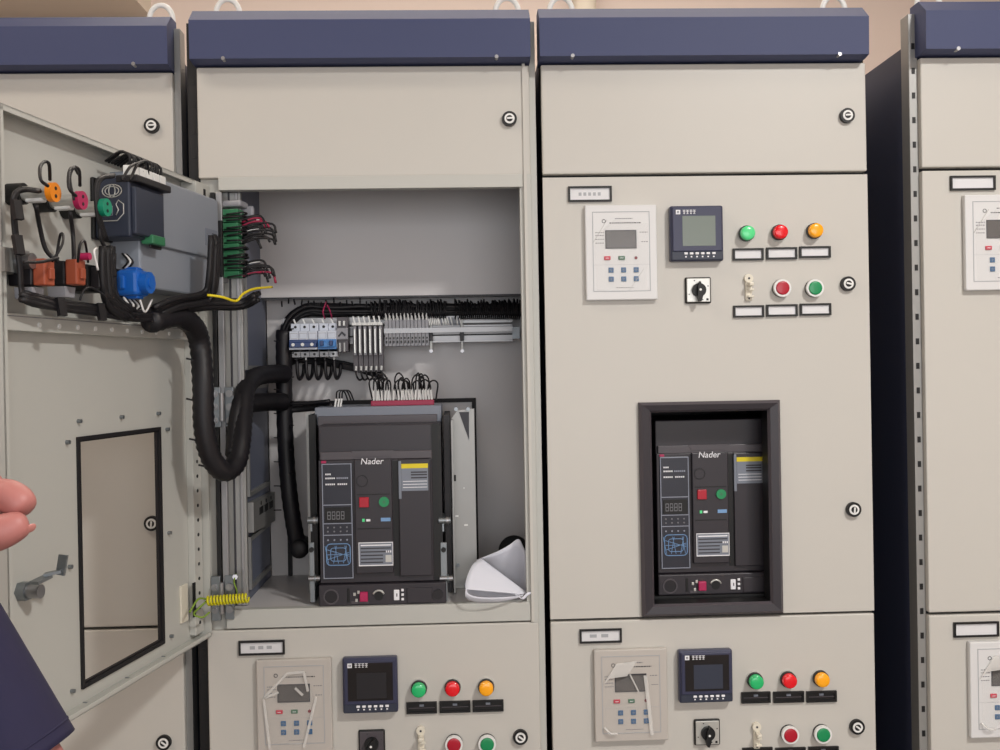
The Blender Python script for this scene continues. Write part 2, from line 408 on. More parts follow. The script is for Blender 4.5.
# hinge brackets with bolts
def hinge(px,py,hh,nb):
    p=atdoor(px,py,.0); P=dw(p)
    q=at(px,py,-.005); lx,lz=q.x-X2,q.z
    m=MB(); m.box(lx-.018,lx-.002,-.012,-.004,lz-hh,lz+hh,'zinc',.001); m.box(lx+.004,lx+.02,-.004,.004,lz-hh,lz+hh,'zinc',.001); m.cyl((lx,-.01,lz-hh*.7),(lx,-.01,lz+hh*.7),.0045,'rail')
    for i in range(nb):
        z=lz-hh+(i+.5)*2*hh/nb
        for dx in(-.012,.014): m.cyl((lx+dx,-.004 if dx>0 else -.012,z),(lx+dx,-.012 if dx>0 else -.018,z),.0045,'chrome',n=6); m.cyl((lx+dx,-.004 if dx>0 else -.012,z),(lx+dx,-.013 if dx>0 else -.014,z),.0065,'rail',n=14)
    m.build('hinge',c2)
hinge(222,407,.036,3); hinge(222,598,.04,2)
m=MB(); m.tube([at(236,574,-.0)-c2.location,at(234,582,-.02)-c2.location,at(237,592,-.02)-c2.location,at(235,604,-.0)-c2.location],.0012,'yg_green'); m.cyl(at(235,577,0)-c2.location,at(235,577,-.012)-c2.location,.005,'chrome',n=6); m.build('earth_bolt',c2)

# ------------------------------------------------ open door (part of cabinet 2)
DT,DB=EYE+.341,EYE-.4724
d=MB(); TH=.026; DWd=.585; SH=-TH+.002
q_=[atdoor(78,440,SH),atdoor(157,431,SH),atdoor(162,640,SH),atdoor(83,685,SH)]; w1=(q_[1].x+q_[2].x)/2; w2=(q_[0].x+q_[3].x)/2; wz1=(q_[0].z+q_[1].z)/2; wz0=(q_[2].z+q_[3].z)/2
d.frame(0.012,DWd,DB,DT,w1,w2,wz0,wz1,-TH,-TH+.002,'greige_in')
d.box(0.012,DWd,-TH,0,DT-.002,DT,'greige_in'); d.box(0.012,DWd,-TH,0,DB,DB+.002,'greige_in'); d.box(DWd-.002,DWd,-TH,0,DB,DT,'greige_in'); d.box(.012,.014,-TH,0,DB,DT,'greige_in')
d.box(0.012,DWd,-.0015,0,DT-.008,DT,'greige_in');d.box(0.012,DWd,-.0015,0,DB,DB+.008,'greige_in');d.box(DWd-.008,DWd,-.0015,0,DB,DT,'greige_in')
door=d.build('main_door',c2,loc=H0-c2.location,rz=DROT)
SH=-TH+.002            # inner sheet surface offset
m=MB(); g=.0055; m.frame(w1-g,w2+g,wz0-g,wz1+g,w1,w2,wz0,wz1,SH-.001,SH+.004,'rubber'); m.frame(w1-.001,w2+.001,wz0-.001,wz1+.001,w1+.0025,w2-.0025,wz0+.0025,wz1-.0025,-TH-.003,SH,'rubber'); m.build('window_gasket',door)
for t in(.0,.5,1):
    for (xx,zz_) in ((w1-.03,wz0+t*(wz1-wz0)),(w2+.03,wz0+t*(wz1-wz0)),(w1+t*(w2-w1),wz1+.028),(w1+t*(w2-w1),wz0-.028)):
        MB().cyl((xx,SH,zz_),(xx,SH+.006,zz_),.003,'zinc',n=8).build('stud',door)
# edge strips : perforated stiffener near hinge, two wiring trays
m=MB(); m.box(.018,.05,SH,SH+.012,DB+.01,DT-.01,'greige_in',.001)
z=DB+.03
while z<DT-.03: m.cyl((.034,SH+.0121,z),(.034,SH+.0128,z),.0032,'black',n=10); z+=.026
m.build('perforated_stiffener',door)
a=atdoor(0,314,SH+.02); b=atdoor(190,326,SH+.02)
zt=(a.z+b.z)/2; m=MB(); m.box(.06,DWd-.01,SH,SH+.02,zt-.022,zt+.0,'greige_in',.001); m.box(.06,DWd-.01,SH+.0201,SH+.0206,zt-.004,zt-.003,'text_grey')
for i in range(10):
    xx=.1+i*.045; m.cyl((xx,SH+.02,zt-.013),(xx,SH+.0215,zt-.013),.0035,'white',n=10)
m.build('wiring_tray',door)
# latch
p=atdoor(20,588,SH)
m=MB(); m.cyl((p.x,SH,p.z-.004),(p.x,SH+.03,p.z-.004),.009,'chrome'); m.cyl((p.x,SH+.0,p.z-.004),(p.x,SH+.012,p.z-.004),.013,'zinc',n=6)
m.obox((p.x+.015,SH+.03,p.z+.01),(p.x-.01,SH+.034,p.z+.014),.014,.004,'zinc'); m.obox((p.x-.008,SH+.03,p.z+.016),(p.x-.016,SH+.05,p.z+.02),.014,.004,'zinc'); m.obox((p.x-.018,SH+.046,p.z+.014),(p.x-.02,SH+.05,p.z+.04),.012,.004,'zinc',(1,0,0)); m.build('cam_latch',door)
p=atdoor(4,262,SH+.01)
m=MB(); m.cyl((p.x,SH,p.z),(p.x,SH+.05,p.z),.01,'chrome'); m.cyl((p.x,SH,p.z),(p.x,SH+.02,p.z),.016,'galv'); m.obox((p.x-.02,SH+.03,p.z),(p.x+.03,SH+.03,p.z),.004,.03,'galv'); m.build('cam_latch',door)
# slot and plate at hinge bottom
p=atdoor(200,600,0); m=MB(); m.box(p.x-.006,p.x+.004,SH+.012,SH+.0135,p.z-.03,p.z+.03,'black'); m.box(p.x+.004,p.x+.03,SH,SH+.004,p.z-.035,p.z+.03,'cream',.001); m.build('slot_plate',door)
p=atdoor(199,184,0); m=MB(); m.box(p.x-.03,p.x+.025,SH+.001,SH+.03,DT-.055,DT-.003,'greige_in',.001); m.box(p.x-.012,p.x-.004,SH+.03,SH+.0308,DT-.04,DT-.012,'black'); m.build('corner_bracket',door)

# ------------------------------------------------ devices on doors
YF={'c3':0.0,'c2':.0026,'c4':-.0283}
def dloc(k,px,py): p=at(px,py,YF[k]); return Vector((p.x,YF[k],p.z))
def relay(k,x0,y0,x1,y1,label,film=0,bm_='relay'):
    a=at(x0,(y0+y1)/2,YF[k]-.01); b=at(x1,(y0+y1)/2,YF[k]-.01); zt_=at((x0+x1)/2,y0,YF[k]-.01).z; zb_=at((x0+x1)/2,y1,YF[k]-.01).z
    w=b.x-a.x; h=zt_-zb_; t=thing('protection_relay',((a.x+b.x)/2,YF[k],zb_),0,label,'protection relay','protection relays on the doors')
    m=MB(); m.box(-w/2,w/2,-.012,-.0003,0,h,bm_,.002)
    ix0,ix1,iz0,iz1=-w/2+.1*w,w/2-.1*w,.09*h,.93*h
    m.frame(ix0,ix1,iz0,iz1,ix0+.0012,ix1-.0012,iz0+.0012,iz1-.0012,-.0126,-.012,'relay_line'); 
    m.box(ix0+.001,ix1-.001,-.0124,-.012,.37*h,.372*h,'relay_line'); m.build('body',t)
    m=MB(); sx0,sx1,sz0,sz1=-.21*w,.2*w,.55*h,.725*h
    m.frame(sx0-.0015,sx1+.0015,sz0-.0015,sz1+.0015,sx0,sx1,sz0,sz1,-.0135,-.012,'text_dark'); m.box(sx0,sx1,-.0128,-.012,sz0,sz1,'lcd'); m.build('screen',t)
    m=MB()
    for u,mt in((-.2,'red_key'),(.0,'green_key')):
        m.box(u*w-.006,u*w+.006,-.0145,-.012,.42*h,.462*h,mt,.001); m.box(u*w-.003,u*w+.003,-.0148,-.0145,.438*h,.443*h,'ink')
    m.cyl((.2*w,-.012,.44*h),(.2*w,-.0135,.44*h),.0028,'maroon',n=12)
    m.build('operation_key',t)
    kk=MB()
    for i in range(3):
        for j in range(2):
            cx=(-.15+.175*i)*w; cz=(.315-.095*j)*h; kk.box(cx-.0047,cx+.0047,-.0138,-.012,cz-.0047,cz+.0047,'blue_key',.0008); kk.box(cx-.0003,cx+.0003,-.014,-.0138,cz-.003,cz+.003,'label_gr'); kk.box(cx-.003,cx+.003,-.014,-.0138,cz-.0003,cz+.0003,'label_gr')
    kk.build('keypad',t)
    m=MB()
    def dash(u0,u1,v,hh=.0018,mt='text_grey'):
        x=u0*w
        while x<u1*w: L=R.uniform(.0018,.0042); m.box(x,min(x+L,u1*w),-.0123,-.012,v*h-hh/2,v*h+hh/2,mt); x+=L+.0012
    dash(-.08,.16,.855); dash(-.16,.28,.81,.002,'text_dark')
    for q,v in enumerate((.71,.68,.64,.60)): dash(-.36,-.24,v,.0014); 
    dash(.26,.37,.71,.0014); dash(.28,.37,.61,.0014); dash(-.08,.16,.13,.0012)
    m.ring((-.24*w,-.012,.83*h),(0,-1,0),.0036,.0026,.0005,'text_dark',n=16)
    m.build('printed_text',t)
    if film:
        m=MB()
        if film==1:   # slight wrinkle film
            P=[(-.38,.55),(-.36,.68),(-.1,.84),(.38,.8),(.36,.1),(-.36,.1)]
            m.poly([(u*w,v*h) for u,v in P],-.0152,-.0150,'clear')
            m.obox((.1*w,-.0158,.1*h),(.3*w,-.0158,.32*h),.0006,.0006,'clear_edge')
            m.obox((-.4*w,-.0158,.6*h),(-.2*w,-.0158,.84*h),.002,.0006,'clear_edge')
        if film==2:   # peeled film, cabinet 3 lower
            P=[(-.4,.62),(-.2,.86),(.08,.88),(-.06,.72),(-.3,.7)]
            m.poly([(u*w,v*h) for u,v in P],-.018,-.0176,'clear_edge')
            P=[(-.36,.1),(-.36,.6),(.0,.72),(.24,.7),(.3,.08)]; m.poly([(u*w,v*h) for u,v in P],-.0152,-.0150,'clear')
            m.obox((.19*w,-.0165,.72*h),(.27*w,-.0165,.07*h),.006,.0006,'clear_edge',(0,1,0)); m.obox((.03*w,-.0175,.88*h),(-.03*w,-.0175,.76*h),.004,.0006,'clear_edge',(0,1,0))
            m.obox((-.02*w,-.0175,.74*h),(.1*w,-.0175,.54*h),.0025,.0006,'clear_edge',(0,1,0))
            m.tube([(-.38*w,-.016,.17*h),(-.3*w,-.02,.11*h),(-.2*w,-.017,.1*h)],.0022,'clear_edge')
        if film==3:
            P=[(-.36,.12),(-.4,.6),(-.1,.86),(.16,.87),(.2,.7),(.3,.6),(.16,.06)]; m.poly([(u*w,v*h) for u,v in P],-.0152,-.0150,'clear')
            for q in (((-.4,.6),(-.08,.86)),((-.08,.86),(.14,.87)),((.14,.87),(.19,.66)),((.3,.6),(.12,.06)),((-.4,.6),(-.33,.05)),((-.4,.6),(-.2,.66)),((.02,.7),(.12,.62))):
                (u0,v0),(u1,v1)=q; m.obox((u0*w,-.0168,v0*h),(u1*w,-.0168,v1*h),.0045,.0008,'clear_edge',(0,1,0))
        m.build('protective_film',t)
    return t
def meter(k,x0,y0,x1,y1,label,scr):
    a=at(x0,(y0+y1)/2,YF[k]-.018); b=at(x1,(y0+y1)/2,YF[k]-.018); zt_=at((x0+x1)/2,y0,YF[k]-.018).z; zb_=at((x0+x1)/2,y1,YF[k]-.018).z
    w=b.x-a.x; h=zt_-zb_; t=thing('power_meter',((a.x+b.x)/2,YF[k],zb_),0,label,'power meter','square power meters on the doors')
    m=MB(); m.box(-w/2,w/2,-.017,-.0003,0,h,'meter',.003); m.box(-w/2+.003,w/2-.003,-.021,-.017,.17*h,h-.003,'meter',.003)
    m.box(-w/2+.002,w/2-.002,-.019,-.017,.002,.2*h,'meter_back',.002); m.build('body',t)
    m=MB()
    if scr=='lcd_green': m.box(-.28*w,.34*w,-.0216,-.021,.27*h,.81*h,scr,.0)
    else: m.box(-.4*w,.42*w,-.0216,-.021,.24*h,.92*h,'lcd_dark'); m.box(-.24*w,.3*w,-.0218,-.0216,.28*h,.74*h,'acb_dk' if k=='c2' else 'meter_back')
    m.build('screen',t)
    m=MB(); y=-.0218; lx=-.36*w; lz=.88*h; s=.004
    m.frame(lx-s,lx+s,lz-s,lz+s,lx-s*.45,lx+s*.45,lz-s*.5,lz+s*.5,y-.0004,y+.0009,'ink'); m.box(lx-.0005,lx+.0005,y-.0004,y+.0009,lz-s*.9,lz+s*.4,'ink')
    for i in range(4):
        cx=-.27*w+i*.0062; cz=.885*h
        m.box(cx,cx+.0048,y-.0004,y+.0009,cz+.0022,cz+.0032,'ink'); m.box(cx+.0019,cx+.0029,y-.0004,y+.0009,cz-.0034,cz+.0022,'ink'); m.box(cx,cx+.0048,y-.0004,y+.0009,cz-.0006,cz+.0003,'ink'); m.box(cx+.0005,cx+.0043,y-.0004,y+.0009,cz-.004,cz-.0032,'ink')
    m.build('brand_mark',t)
    for i in range(6):
        cx=(-.22+.105*i)*w; kx=MB(); kx.box(cx-.0032,cx+.0032,-.0215,-.019,.115*h,.155*h,'ink',.0008); kx.box(cx-.0014,cx+.0014,-.0196,-.019,.065*h,.09*h,'ink'); kx.build('key',t)
    return t
def lamp(k,px,py,color,label,mt):
    L=dloc(k,px-1.5,py+2.5); t=thing('indicator_lamp',L,0,label,'indicator lamp','round indicator lamps on the doors')
    m=MB(); m.cyl((0,-.0003,0),(0,-.004,0),.0155,'silver',n=28); m.cyl((0,-.004,0),(0,-.011,0),.0148,'black',.0145,n=28); m.build('bezel',t)
    m=MB(); m.cyl((0,-.011,0),(0,-.019,0),.0132,mt,.0126,n=28); m.dome((0,-.019,0),(0,-1,0),.0126,.003,mt,n=28); m.build('lens',t); return t
def button(k,px,py,label,mt):
    L=dloc(k,px-1,py+1.5); t=thing('push_button',L,0,label,'push button','silver ringed push buttons on the doors')
    m=MB(); m.cyl((0,-.0003,0),(0,-.006,0),.016,'black',n=28); m.ring((0,-.006,0),(0,-1,0),.016,.0126,.007,'white',n=28); m.cyl((0,-.006,0),(0,-.011,0),.0155,'silver',n=28); m.build('ring',t)
    m=MB(); m.cyl((0,-.011,0),(0,-.0145,0),.0122,mt,n=28); m.dome((0,-.0145,0),(0,-1,0),.0122,.0012,mt,n=28); m.build('cap',t); return t
def selector(k,x0,y0,x1,y1,label,ang=0):
    c=dloc(k,(x0+x1)/2,(y0+y1)/2); w=.048; t=thing('selector_switch',c,0,label,'rotary switch','rotary selector switches on the doors')
    m=MB(); m.box(-w/2,w/2,-.006,-.0003,-w/2,w/2,'black',.003); m.box(-w/2+.0025,w/2-.0025,-.0085,-.006,-w/2+.0025,w/2-.0025,'silver' if k!='c2' else 'acb_hi',.001)
    for i in range(4):
        q=i*math.pi/2+.4; m.box(.019*math.cos(q)-.001,.019*math.cos(q)+.001,-.0089,-.0085,.019*math.sin(q)-.001,.019*math.sin(q)+.001,'text_dark')
    m.box(.014,.018,-.0089,-.0085,-.019,-.015,'black'); m.build('face_plate',t)
    m=MB(); m.cyl((0,-.0085,0),(0,-.016,0),.0125,'black',n=28)
    P=[(-.0045,.006),(0,.0155),(.0045,.006),(.0045,-.012),(.002,-.021),(-.002,-.021),(-.0045,-.012)]; m.poly(P,-.024,-.012,'black'); m.cyl((0,-.024,0),(0,-.0245,0),.0022,'white',n=10); kb=m.build('rotary_knob',t); kb.rotation_euler=(0,ang,0); return t
def toggle(k,px,py,label):
    c=dloc(k,px,py); t=thing('switch_lever',c,0,label,'lever','cream lever fittings on the doors')
    m=MB(); m.box(-.006,.006,-.006,-.0003,-.022,.02,'cream',.002); m.cyl((0,-.0003,.019),(0,-.008,.019),.008,'cream'); m.cyl((0,-.008,.019),(0,-.0085,.019),.002,'text_dark',n=10)
    m.box(-.003,.008,-.012,-.006,-.016,-.012,'cream',.001); m.box(-.003,.008,-.012,-.006,-.004,0,'cream',.001); m.cyl((.0,-.006,-.018),(.0,-.0065,-.018),.0018,'text_dark',n=8)
    m.build('lever_plate',t)
    m=MB(); m.box(-.004,.0045,-.024,-.006,.004,.011,'cream',.002); m.build('lever_tip',t); return t
def holders(k,door,lst,card,marks=0,name='label_holder'):
    X={'c3':X3,'c2':X2,'c4':.8502}[k]
    for (x0,y0,x1,y1) in lst:
        a=at(x0,(y0+y1)/2,YF[k]); b=at(x1,(y0+y1)/2,YF[k]); z1=at((x0+x1)/2,y0,YF[k]).z; z0=at((x0+x1)/2,y1,YF[k]).z
        label_holder(door,a.x-X,b.x-X,z0,z1,card,name,marks)

U='on the closed door above the breaker window'; V='on the closed door below the breaker window'; Wd='on the door under the open compartment'
relay('c3',585.5,205,657,300,'white protection relay, film flat and unpeeled, '+U,1)
meter('c3',670.5,205.5,723.5,261,'square meter with pale green blank screen '+U,'lcd_green')
for px,py,mt,cn in((747,231.5,'lamp_mint','pale green'),(779.5,230.5,'lamp_red','red'),(814.5,229,'lamp_amber','amber')): lamp('c3',px,py,cn,cn+' indicator lamp in the top row '+U,mt)
for px,py,mt,cn in((781.5,287,'btn_red','red'),(814,287,'btn_green','green')): button('c3',px,py,cn+' silver-ringed push button '+U,mt)
selector('c3',684,277,711,304,'rotary switch on bright silver plate '+U)
toggle('c3',748,289,'cream lever fitting left of the red button '+U)
holders('c3',CAB['c3_mid'],[(732.5,248.5,763,260.5),(766,247.5,796.5,259.5),(799,246.5,830,258),(733,305.5,763.5,317.5),(766,304.5,797,316.5),(799.5,303.5,830.5,315.5)],'card')
holders('c3',CAB['c3_mid'],[(568,186.5,611.5,202)],'card',5,'name_plate')
relay('c3',594.5,649,667.5,741,'grey-white relay with peeling film and teal keys '+V,2,'relay_shaded')
meter('c3',679.5,650.5,733,703,'square meter with dark blank screen '+V,'lcd_dark')
for px,py,mt,cn in((755.5,677,'lamp_green','green'),(788.5,676,'lamp_red','red'),(821,675,'lamp_amber','amber')): lamp('c3',px,py,cn,cn+' indicator lamp '+V,mt)
for px,py,mt,cn in((789.5,731.5,'btn_red','red'),(822,731,'btn_green','green')): button('c3',px,py,cn+' push button '+V,mt)
selector('c3',693,717.5,720,745,'rotary switch on dull silver plate '+V,.1)
toggle('c3',756,736,'cream upright lever fitting '+V)
holders('c3',CAB['c3_low'],[(741,691.5,770,702.5),(773,691,803.5,702),(806,690.5,836,701.5),(742,747,772,758),(775,747,805,758),(808,746,838,757)],'black')
holders('c3',CAB['c3_low'],[(579.5,628.5,621.5,642.5)],'card',2,'name_plate')
relay('c2',257,659,332,752,'beige-white relay with loose folded film '+Wd,3,'relay_shaded')
meter('c2',342.5,658,397.5,713.5,'square meter with near-black screen '+Wd,'lcd_dark')
for px,py,mt,cn in((420.5,685,'lamp_green','green'),(454,684,'lamp_red','red'),(487.5,683.5,'lamp_amber','amber')): lamp('c2',px,py,cn,cn+' indicator lamp '+Wd,mt)
for px,py,mt,cn in((455,741,'btn_red','red'),(488,740.5,'btn_green','green')): button('c2',px,py,cn+' push button '+Wd,mt)
selector('c2',358,728,386,756,'black rotary switch on dark plate '+Wd,.5)
toggle('c2',421,740,'cream upright lever fitting '+Wd)
holders('c2',CAB['c2_low'],[(406.5,701.5,437,713),(439.5,700.5,470.5,712),(472.5,699.5,503.5,711)],'black')
holders('c2',CAB['c2_low'],[(239,640,285,654.5)],'card',3,'name_plate')
relay('c4',965,194.5,1040,290,'white relay cut by the photo edge, beside the upper name plate of the rightmost cabinet',1)
relay('c4',970,641,1045,737,'grey relay cut by the photo edge, on the lower door of the rightmost cabinet',2)
holders('c4',CAB['c4_mid'],[(949.5,176,994.5,190.5)],'card',0,'name_plate')
holders('c4',CAB['c4_low'],[(953,621.5,998,636.5)],'card',0,'name_plate')

# ------------------------------------------------ air circuit breakers
def breaker(loc,label,sc=1.0):
    t=thing('air_circuit_breaker',loc,0,label,'circuit breaker','drawout air circuit breakers'); S=544.0/sc
    def X(px): return (px-382)/S
    def Z(py): return (604-py)/S
    m=MB(); m.box(X(319),X(441),.004,.20,Z(583),Z(426),'acb',.002); m.box(X(321),X(432),-.004,.004,Z(460),Z(452),'acb_hi',.001)
    m.poly([(X(352),Z(451.5)),(X(395),Z(451.5)),(X(391),Z(457)),(X(356),Z(457))],-.0055,-.004,'line' if False else 'acb_hi')
    m.box(X(319),X(432),-.003,.004,Z(583),Z(460),'acb',.0015); m.box(X(432),X(441.3),.001,.004,Z(583),Z(426),'black')
    m.box(X(392.5),X(398.5),-.0035,-.003,Z(577),Z(462),'black'); m.build('body',t)
    m=MB(); m.box(X(322),X(352.5),-.006,-.003,Z(578.5),Z(463),'acb_panel',.001)
    m.frame(X(322.5),X(352),Z(578),Z(463.5),X(323.3),X(351.2),Z(577.2),Z(464.3),-.0066,-.006,'line')
    for z in(505,523.5,535): m.box(X(323.5),X(351),-.0066,-.006,Z(z),Z(z-.8),'line')
    for y,a,b in((474,326,332),(478,326,336),(478,337,348),(484,326,335),(484,338,348)):
        x=a
        while x<b: m.box(X(x),X(x+1.3),-.0066,-.006,Z(y+.8),Z(y-.8),'ink' if b-a<11 else 'line'); x+=2
    p=m.build('trip_unit',t)
    m=MB(); m.box(X(325),X(350),-.0075,-.006,Z(522),Z(507),'black',.0005)
    for i in range(4):
        cx=X(329+i*4.5); m.frame(cx-.003,cx+.003,Z(519),Z(511),cx-.002,cx+.002,Z(518.2),Z(511.8),-.0079,-.0075,'text_grey'); m.box(cx-.002,cx+.002,-.0079,-.0075,Z(515.4),Z(514.6),'text_grey')
    m.build('display',p)
    m=MB()
    for i in range(4):
        cx=X(327.5+i*6.3)
        for y in(527,531,539.5): m.cyl((cx,-.006,Z(y)),(cx,-.0073,Z(y)),.0016,'text_grey' if y!=539.5 else 'line',n=8)
    m.build('setting_dial',p)
    m=MB(); cx,cz=X(337.5),Z(554)
    def rr(w,h,y,mt,k=.0009,m=m):
        pts=[]
        for (sx,sz,a0) in((1,1,0),(-1,1,90),(-1,-1,180),(1,-1,270)):
            for j in range(4):
                q=math.radians(a0+j*30); r=.007*min(w,.02)/.02; pts.append((cx+sx*(w-r)+r*math.cos(q),-.0068,cz+sz*(h-r)+r*math.sin(q)))
        m.tube(pts+[pts[0]],k,mt,n=5,sub=1)
    rr(.0215,.0195,0,'glow_blue'); rr(.014,.012,0,'glow_blue',.0007)
    for i in range(5):
        xx=cx-.018+i*.009; m.obox((xx,-.0068,cz-.016),(xx+.006*(1 if i%2 else -1),-.0068,cz+.016),.0009,.0009,'glow_blue')
    for zz_ in(-.009,0,.009): m.obox((cx-.02,-.0068,cz+zz_),(cx+.02,-.0068,cz-zz_*.4),.0009,.0009,'glow_blue')
    m.build('mimic_diagram',p)
    m=MB(); m.box(X(355),X(392),-.012,-.003,Z(573),Z(459.5),'acb',.0015); m.box(X(357),X(390),-.0125,-.012,Z(495),Z(494),'black'); m.box(X(357),X(390),-.0125,-.012,Z(529),Z(528),'black'); cp=m.build('control_panel',t)
    m=MB(); m.text('Nader',X(372.5),Z(461.8),-.0125,.0115,'ink',shear=.15); m.build('lettering',cp)
    m=MB(); m.ring((X(362.5),-.012,Z(481)),(0,-1,0),.011,.009,.001,'acb_dk'); m.cyl((X(362.5),-.012,Z(481)),(X(362.5),-.0128,Z(481)),.0088,'acb',n=24); m.build('charge_cap',cp)
    m=MB(); m.box(X(359.5),X(369),-.0165,-.012,Z(507),Z(497),'btn_red',.001); m.build('stop_button',cp)
    m=MB(); m.cyl((X(384),-.012,Z(502)),(X(384),-.0165,Z(502)),.0092,'btn_green',n=24); m.cyl((X(384),-.0165,Z(502)),(X(384),-.0168,Z(502)),.003,'gn_term',n=12); m.build('start_button',cp)
    m=MB(); m.box(X(362),X(364.5),-.0128,-.012,Z(521.5),Z(518.5),'lamp_mint'); m.box(X(366),X(370),-.0128,-.012,Z(521.2),Z(519),'ink'); m.box(X(380.5),X(390),-.0128,-.012,Z(521.5),Z(518),'glow_blue'); m.build('status_window',cp)
    m=MB(); m.box(X(358),X(392),-.013,-.012,Z(565.5),Z(542),'label_gr'); m.frame(X(358),X(392),Z(565.5),Z(542),X(358.6),X(391.4),Z(564.5),Z(542.8),-.0134,-.013,'ink')
    for i,y in enumerate((545,548,551.5,555,558.5,562)):
        m.box(X(360),X(390 if i<3 else 382),-.0134,-.013,Z(y+.6),Z(y-.6),'text_dark' if i!=0 else 'ink')
    m.box(X(384.5),X(390.5),-.0136,-.013,Z(562),Z(555),'silver')
    for i in range(3): m.box(X(385+i*2),X(386.2+i*2),-.0138,-.013,Z(552.5),Z(550.5),'ink')
    m.build('rating_plate',cp)
    m=MB(); m.box(X(398.5),X(430.5),-.009,-.003,Z(577),Z(460.5),'acb',.0015); m.box(X(398.5),X(401.5),-.0095,-.003,Z(500),Z(462),'label_gr',.001); rc=m.build('side_cover',t)
    m=MB(); m.box(X(401.5),X(428),-.0096,-.009,Z(492),Z(466.5),'label_gr'); m.box(X(401.5),X(428),-.0099,-.009,Z(469.5),Z(465),'yellow')
    for i,y in enumerate((473.5,476,479)): m.box(X(411),X(427),-.0099,-.0096,Z(y+.7),Z(y-.7),'text_dark')
    for y in(482.5,485.5,488.5): m.box(X(403),X(427),-.0099,-.0096,Z(y+.3),Z(y-.3),'ink')
    m.build('warning_label',rc)
    m=MB(); m.box(X(322),X(327),-.0065,-.003,Z(463),Z(460.5),'magenta',.0005); m.build('fault_button',t)
    m=MB(); m.box(X(318),X(444),-.014,.03,Z(604.5),Z(583.5),'acb',.002)
    m.ring((X(330),-.014,Z(595)),(0,-1,0),.014,.0115,.0015,'acb_hi'); m.cyl((X(330),-.014,Z(595)),(X(330),-.0143,Z(595)),.0115,'acb_dk',n=24)
    m.box(X(346),X(348.5),-.0155,-.014,Z(601),Z(587),'black',.001); m.box(X(350),X(367),-.0155,-.014,Z(602.5),Z(600),'acb_hi'); m.box(X(405),X(430),-.0165,-.014,Z(603),Z(588),'acb_hi' if False else 'acb',.002); m.cyl((X(436),-.014,Z(595)),(X(436),-.018,Z(595)),.009,'acb_dk',n=20)
    b=m.build('racking_base',t)
    m=MB(); m.box(X(358.5),X(366.5),-.022,-.014,Z(600),Z(590.5),'magenta',.0015)
    for x,y in((352,593),(354,599),(356,591)): m.box(X(x),X(x+2.4),-.0165,-.014,Z(y+1.5),Z(y-1.5),'silver',.0005)
    m.build('interlock_button',b)
    m=MB(); m.cyl((X(377),-.014,Z(595.5)),(X(377),-.0145,Z(595.5)),.008,'black',n=24); m.tube([(X(377)+.0105*math.cos(q),-.015,Z(595.5)+.0105*math.sin(q)) for q in [math.radians(20+i*20) for i in range(8)]],.0018,'silver',n=6,sub=1); m.build('crank_socket',b)
    m=MB(); m.box(X(392),X(397.5),-.017,-.014,Z(600),Z(589.5),'ink',.0015); m.box(X(394.6),X(395.6),-.0173,-.017,Z(596),Z(593),'text_dark')
    for y in(590,594.5,599): m.box(X(399.5),X(402),-.0165,-.014,Z(y+1.2),Z(y-1.2),'ink',.0005)
    m.build('position_indicator',b)
    return t
P=at(382,604,.02-.002); zb_c2=zi0
b2=breaker((P.x+.004,.025,zi0+.001),'black drawout breaker standing in the open compartment',)
P=at(719.5,593,.055); b3=breaker((P.x,.06,P.z+.001),'black drawout breaker seen through the framed door window')
m=MB(); m.box(P.x-X3-.2,P.x-X3+.2,.04,.5,P.z-.006,P.z,'black'); m.build('shelf',c3)

# cradle of the open breaker
t=thing('breaker_cradle',(b2.location.x,.03,zi0+.001),0,'grey steel drawout cradle around the breaker in the open compartment','breaker cradle')
def K(px,py,Y): p=at(px,py,Y); return p.x-t.location.x, p.z-t.location.z
m=MB()
for s,(p0,p1) in enumerate(((310,317),(445,451))):
    a=K(p0,500,.1)[0]; b=K(p1,500,.1)[0]; zt_=K(p0,415,.1)[1]
    MB().box(a,b,.07,.26,0,zt_,'black' if s==0 else 'acb_dk').build('side_plate',t)
a,zt_=K(451,409,.13); b,_=K(474,404,.13); m=MB()
m.poly([(a,0.0),(b,0.0),(b,zt_-.0),(a+.012,zt_-.003),(a,zt_-.02)],.1,.103,'galv'); m.box(a,a+.003,.06,.1,0,zt_-.02,'galv')
m.poly([(K(459,412,.13)[0],K(459,412,.13)[1]),(K(469,412,.13)[0],K(469,412,.13)[1]),(K(469,440,.13)[0],K(469,440,.13)[1])],.0985,.1,'text_dark')
for px,py,w,h in((455,478,.004,.012),(453,503,.003,.018),(457,516,.006,.003),(466,525,.007,.003),(464,488,.002,.002)):
    x,z=K(px,py,.13); m.box(x-w/2,x+w/2,.0985,.1,z-h/2,z+h/2,'black' if h>.008 else 'white')
for px,py in((456,409),(468,409),(458,565),(466,585)):
    x,z=K(px,py,.13); m.cyl((x,.1,z),(x,.094,z),.004,'zinc',n=6)
m.build('right_flange',t)
a,zt_=K(306,413,.13); b,_=K(311,413,.13); m=MB(); m.box(a,b,.1,.103,0,zt_,'galv'); m.build('left_flange',t)
